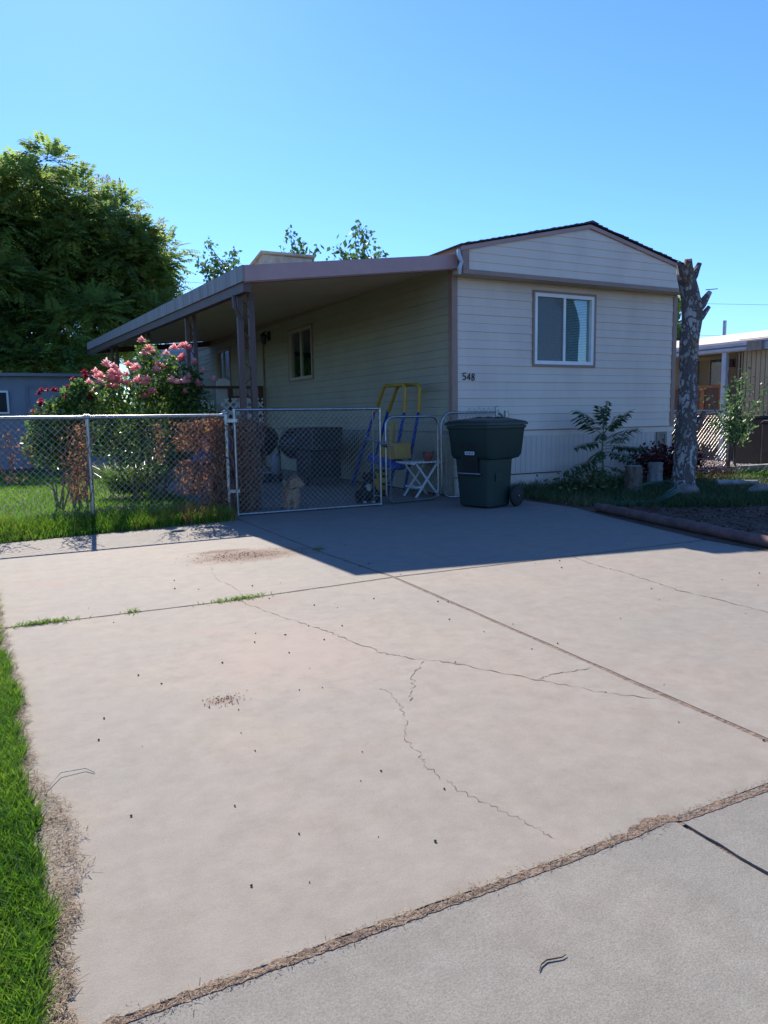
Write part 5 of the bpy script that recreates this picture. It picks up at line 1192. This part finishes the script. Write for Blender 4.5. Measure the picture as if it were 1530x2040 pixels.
B = np.array([(8.655, 8.945, s[0]) for s in specs]); Dd = np.array([s[1] for s in specs]); Ls = np.array([s[2] for s in specs])*.92
quads('leaves', fronds(B, Dd, Ls, 15, .28, .21, .30, .65), 'ailanthus', sp)
mb = MB()
for b, d, l in zip(B, nrm(Dd), Ls): mb.tube([tuple(b+d*l*t-np.array([0, 0, 1])*l*.28*t*t*.6) for t in (0, .25, .5, .75, 1)], [.006, .005, .004, .003, .002], 5)
mb.build('leaf_stalk', 'stem', sp)
# small green plants beside the sapling
t = thing('weed_clump', (8.1, 8.7, 0), 'low dark green leafy clump beneath the sapling', 'weed'); n = 380
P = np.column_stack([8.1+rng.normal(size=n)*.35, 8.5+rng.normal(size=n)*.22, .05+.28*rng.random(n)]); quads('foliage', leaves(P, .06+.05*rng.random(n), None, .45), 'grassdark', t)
# barberry
bb = thing('barberry_shrub', (10.2, 9.0, 0), 'dark red barberry shrub between the sapling and the dead trunk', 'shrub'); C = []; mb = MB()
for i in range(60):
    a = random.uniform(-1, 1); tip = np.array([10.15+a*.72, 8.95+random.uniform(-.3, .25), random.uniform(.3, .8)*(1.15-.35*abs(a))]); b0 = np.array([10.2+a*.1, 9.0, 0])
    mid = b0*.5+tip*.5+np.array([a*.12, 0, .08]); k = 62; s_ = .2+.8*rng.random((k, 1)); q = (1-s_)**2*b0+2*s_*(1-s_)*mid+s_**2*tip; C.append(q+rng.normal(size=(k, 3))*.024); mb.tube([tuple(b0), tuple(.25*b0+.5*mid+.25*tip), tuple(tip)], [.008, .005, .002], 4)
quads('foliage', leaves(np.concatenate(C), .045+.03*rng.random(len(C)*62), None, .7), 'barberry', bb); mb.build('stem', 'twig', bb)
bb2 = thing('barberry_shrub', (11.1, 8.6, 0), 'small dark red barberry shrub right of the dead trunk', 'shrub'); n = 500
P = np.column_stack([11.0+rng.normal(size=n)*.22, 8.7+rng.normal(size=n)*.15, .08+.3*rng.random(n)]); quads('foliage', leaves(P, .035, None, .6), 'barberry', bb2)
# shrub added to keep the view through the slatted fence dark
hs = thing('darkening_shrub', (11.7, 10.3, 0), 'dense shrub added to darken the sunlit ground behind the slatted chain link fence', 'shrub'); n = 5200
P = np.array([11.65, 10.35, .5])+rdir(n)*np.array([.85, .4, .62])*(.4+.6*rng.random((n, 1))); P = P[P[:, 2] > .03]
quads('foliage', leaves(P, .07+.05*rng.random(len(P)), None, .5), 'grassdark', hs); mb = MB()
for i in range(7): branchy(mb, (11.65+.1*i-.3, 10.35, 0), (11.65+.2*i-.6, 10.35, .9), .02, .006)
mb.build('stem', 'bark', hs)
# leafy shrub in front of neighbour
ns_ = thing('leafy_shrub', (12.3, 9.35, 0), 'green leafy shrub with two thin stems in front of the white porch post', 'shrub'); C = []; mb = MB()
for i in range(24):
    tip = np.array([12.35+random.gauss(0, .42), 9.3+random.gauss(0, .2), random.uniform(.75, 1.85)]); b0 = np.array([12.3+random.uniform(-.08, .08), 9.35, .6]); k = 44; s_ = .3+.8*rng.random((k, 1)); C.append(b0+(tip-b0)*s_+rng.normal(size=(k, 3))*.06); mb.tube([tuple(b0), tuple(tip)], [.008, .003], 4)
quads('foliage', leaves(np.concatenate(C), .05+.045*rng.random(24*44), None, .6), 'lightleaf', ns_)
mb.tube([(12.12, 9.3, 0), (12.2, 9.33, .85)], .03, 7); mb.tube([(12.35, 9.32, 0), (12.33, 9.35, .95)], .022, 7); mb.build('stem', 'bark', ns_)

# ================================================================== NEIGHBOUR ON THE RIGHT
nf = thing('slatted_fence', (11.6, 9.6, 0), 'chain link fence section with pale privacy slats right of the dead trunk', 'fence')
mb = MB(); mb.tube([(10.85, 9.6, 1.235), (12.42, 9.6, 1.225)], .02, 8); mb.build('top_rail', 'galv', nf, smooth=True)
for x in (10.86, 12.47): mb = MB(); mb.tube([(x, 9.6, 0), (x, 9.6, 1.26)], .035, 10); mb.build('post', 'galv', nf, smooth=True)
mb = MB(); chainlink(mb, (10.9, 9.59, 0), (1, 0, 0), 1.53, .15, 1.15, .09, .003); mb.build('wire_mesh', 'wire', nf)
mb = MB()
for k in range(3): mb.tube([(10.95, 9.63, 1.17-.03*k), (12.4, 9.63, 1.2-.045*k)], .006, 5)
mb.build('slats', 'bluewhite', nf)
kb = thing('block_edging', (12.2, 9.45, 0), 'low row of tan concrete blocks at the foot of the slatted fence', 'edging')
for k in range(5): mb = MB(); x = 11.35+k*.41; mb.box(x, x+.4, 9.28-.06*k*.5, 9.46-.06*k*.5, 0, .2); mb.build('block', 'block', kb, bevel=.008)
nh = thing('neighbour_home', (17, 12, 0), 'tan neighbouring mobile home with white gutter and a porch on the right', 'mobile home')
NX = 15.9
mb = MB(); y = 7.5
while y < 11.95: mb.box(NX-.0, NX+.1, y, y+.105, .0, 2.9); mb.box(NX-.006, NX, y+.0, y+.018, .0, 2.9); y += .12
mb.build('ribbed_wall', 'tanwall', nh)
mb = MB(); mb.box(NX, NX+.1, 11.95, 12.0, 0, 2.9); mb.box(NX, 17.2, 11.9, 12.0, 0, 2.9); mb.box(17.2, 17.3, 12.0, 22, 0, 2.9); mb.box(NX, NX+5, 7.4, 7.5, 0, 2.9); mb.build('porch_wall', 'tanwall', nh)
mb = MB(); mb.box(NX-.12, NX-.02, 5, 21, 2.62, 2.80); mb.box(NX-.2, NX-.121, 11.7, 21, 2.64, 2.70); mb.box(NX-.2, NX-.121, 11.7, 21, 2.74, 2.80); mb.build('gutter', 'bluewhite', nh)
mb = MB(); mb.box(NX-.22, NX-.0, 11.3, 11.68, 2.6, 2.82); mb.build('gutter_end', 'block', nh)
mb = MB(); mb.add([(NX-.14, 5, 2.81), (NX-.14, 21, 2.81), (NX+2.2, 21, 3.25), (NX+2.2, 5, 3.25), (NX+4.6, 21, 2.81), (NX+4.6, 5, 2.81), (NX-.14, 5, 2.86), (NX-.14, 21, 2.86), (NX+2.2, 21, 3.30), (NX+2.2, 5, 3.30)], [(6, 7, 8, 9), (0, 1, 7, 6), (0, 6, 9, 3), (1, 2, 8, 7), (3, 2, 4, 5), (0, 3, 2, 1)]); mb.build('roof', 'tarpaper', nh)
mb = MB(); mb.box(NX-.02, 17.2, 12.0, 21, 2.77, 2.80); mb.build('porch_ceiling', 'panel', nh)
mb = MB(); mb.box(NX-.13, NX-.03, 12.28, 12.40, -.0, 2.62); mb.build('porch_post', 'bluewhite', nh)
mb = MB(); mb.tube([(NX-.05, 12.05, 0), (NX-.05, 12.05, 2.6)], .017, 6); mb.tube([(NX-.05, 12.33, 0), (NX-.05, 12.33, 2.6)], .017, 6)
for k in range(9):
    z = .2+k*.27; mb.tube([(NX-.05, 12.19+(1 if k % 2 else -1)*(.02+.09*a/14)*math.cos(a*.55), z+(.02+.09*a/14)*math.sin(a*.55)) for a in range(15)], .007, 4)
mb.build('scroll_post', 'rust', nh)
w = window(nh, 'y', 13.45, 14.3, 1.55, 2.64, 17.18, -1, blinds=False, trimm='panel')
window(nh, 'y', 16.6, 17.6, 1.0, 2.1, 17.18, -1, blinds=False, trimm='panel')
mb = MB(); mb.box(NX+.04, NX+.10, 12.42, 15.2, 1.80, 1.87); mb.box(NX+.04, NX+.10, 12.42, 15.2, 1.05, 1.12)
for y in (12.45, 13.0, 15.1): mb.box(NX+.03, NX+.11, y, y+.12, 0, 1.80)
mb.build('porch_rail', 'orangewood', nh)
mb = MB(); mb.box(NX+.055, NX+.075, 12.57, 15.1, .1, 1.80); mb.build('rail_panel', 'wood', nh)
mb = MB(); mb.box(NX-.01, NX+.05, 17.3, 18.6, .95, 1.12); mb.build('rail_board', 'red', nh)
mb = MB(); mb.tube([(NX+2.6, 14.5, 3.1), (NX+2.6, 14.5, 3.75)], .05, 8); mb.build('vent_pipe', 'galv', nh)
mb = MB(); mb.box(17.08, 17.18, 13.1, 13.2, 2.35, 2.55); mb.build('porch_lamp', 'black', nh)
# dark bins against the neighbour's wall
for (x, y, w_, h_, lb) in ((15.1, 10.9, .6, 1.05, 'dark lidded bin against the tan wall at the right edge'), (15.0, 10.15, .6, .95, 'second dark bin right of the first against the tan wall')):
    t = thing('storage_bin', (x, y, 0), lb, 'bin'); mb = MB(); mb.box(x-.3, x+.3, y-.35, y+.35, .03, h_); mb.build('body', 'black', t, bevel=.03)
    mb = MB(); mb.prism([(y-.38, h_), (y+.38, h_), (y+.3, h_+.07), (y-.3, h_+.07)], 'x', x-.33, x+.33); mb.build('lid', 'rubber', t, bevel=.02)
t = thing('patio_chair', (14.6, 9.6, 0), 'black metal patio chair partly in view at the right edge', 'chair')
mb = MB(); mb.tube([(14.6, 9.55, 1.25), (14.6, 9.2, 1.32)], .018, 6); mb.tube([(14.5, 9.75, 0), (14.5, 9.75, 1.0), (14.5, 9.2, 1.0), (14.5, 9.2, 0)], .016, 6); mb.build('frame', 'black', t)
# hanging fern
t = thing('hanging_plant', (15.6, 16.4, 1.7), 'bright green hanging plant seen between the home and the dead trunk', 'plant')
n = 260; P = np.column_stack([15.6+rng.normal(size=n)*.12, 16.4+rng.normal(size=n)*.14, 1.75+.3*rng.random(n)]); quads('foliage', leaves(P, .12, None, .4), 'lawn', t)
mb = MB(); mb.lathe([(.09, 1.62), (.13, 1.78)], (15.6, 16.4, 0), 12); mb.tube([(15.6, 16.4, 1.8), (15.75, 16.4, 2.62)], .006, 4); mb.build('pot', 'greyplastic', t)

# ================================================================== SHED AND FAR BACKGROUND ON THE LEFT
sd = thing('garden_shed', (0, 22, 0), 'pale blue-grey garden shed with a white window below the big tree', 'shed')
mb = MB(); mb.box(-5, 3.1, 22, 25.5, 0, 2.42); mb.build('wall', 'shedgrey', sd)
mb = MB(); mb.prism([(21.8, 2.42), (25.75, 2.42), (25.75, 2.52), (21.8, 2.50)], 'x', -5.3, 3.3); mb.build('roof', 'shedtrim', sd)
mb = MB(); mb.box(.92, 2.05, 21.95, 21.99, .05, 2.16); d_ = mb.build('door', 'shedgrey', sd)
mb = MB()
for b in ((.90, .96, 21.93, 21.95, .05, 2.2), (2.02, 2.08, 21.93, 21.95, .05, 2.2), (.97, 2.01, 21.93, 21.95, 2.10, 2.2), (.97, 2.01, 21.93, 21.95, .98, 1.07)): mb.box(*b)
mb.bar((1.0, 21.94, 1.1), (1.95, 21.94, 2.06), .09, .016, (0, 1, 0)); mb.build('brace', 'shedtrim', d_)
mb = MB(); mb.box(-.35, .48, 21.94, 21.99, 1.45, 2.05); w_ = mb.build('window', 'white', sd)
mb = MB(); mb.box(-.30, .05, 21.925, 21.935, 1.5, 2.0); mb.box(.10, .43, 21.925, 21.935, 1.5, 2.0); mb.build('pane', 'dark', w_)
# boundary fence behind lawn
bf = thing('board_fence', (3.5, 25.8, 0), 'weathered grey board fence behind the carport', 'fence'); mb = MB(); x = 3.2
while x < 6: mb.box(x, x+.13, 25.7, 25.73, 0, 1.75+random.uniform(-.02, .02)); x += .14
mb.build('boards', 'shedtrim', bf)
mb = MB(); mb.box(-12, 3.0, 21.2, 21.9, 0, .35); mb.v = [(a, b+.1*math.sin(a*5), c*(1+.4*math.sin(a*7))) for a, b, c in mb.v]
# stepping slabs behind the rose
for i, (x, y, w_, l_, lb) in enumerate(((3.45, 15.6, 1.1, .5, 'nearest low concrete slab beside the carport behind the rose bush'), (3.3, 17.4, 1.2, .6, 'farther low concrete slab beside the carport behind the rose bush'))):
    mb = MB(); mb.box(x-w_/2, x+w_/2, y-l_/2, y+l_/2, .0, .09+.05*i); tag(mb.build('stepping_slab', 'block', bevel=.01), lb, 'slab')

# overhead lines
def wire(a, b, sag, lb):
    mb = MB(); a, b = Vector(a), Vector(b); mb.tube([a.lerp(b, i/16)-Vector((0, 0, sag*4*(i/16)*(1-i/16))) for i in range(17)], .012, 4); tag(mb.build('utility_wire', 'rubber'), lb, 'wire', 'overhead utility wires')
wire((-10, 45, 9.7), (40, 45, 9.7), .5, 'thin overhead wire between the big tree and the carport cover')
wire((26, 40, 8.6), (90, 30, 10.2), .4, 'upper thin overhead wire right of the dead trunk')
wire((26, 40, 6.6), (90, 30, 7.6), .4, 'lower thin overhead wire right of the dead trunk')
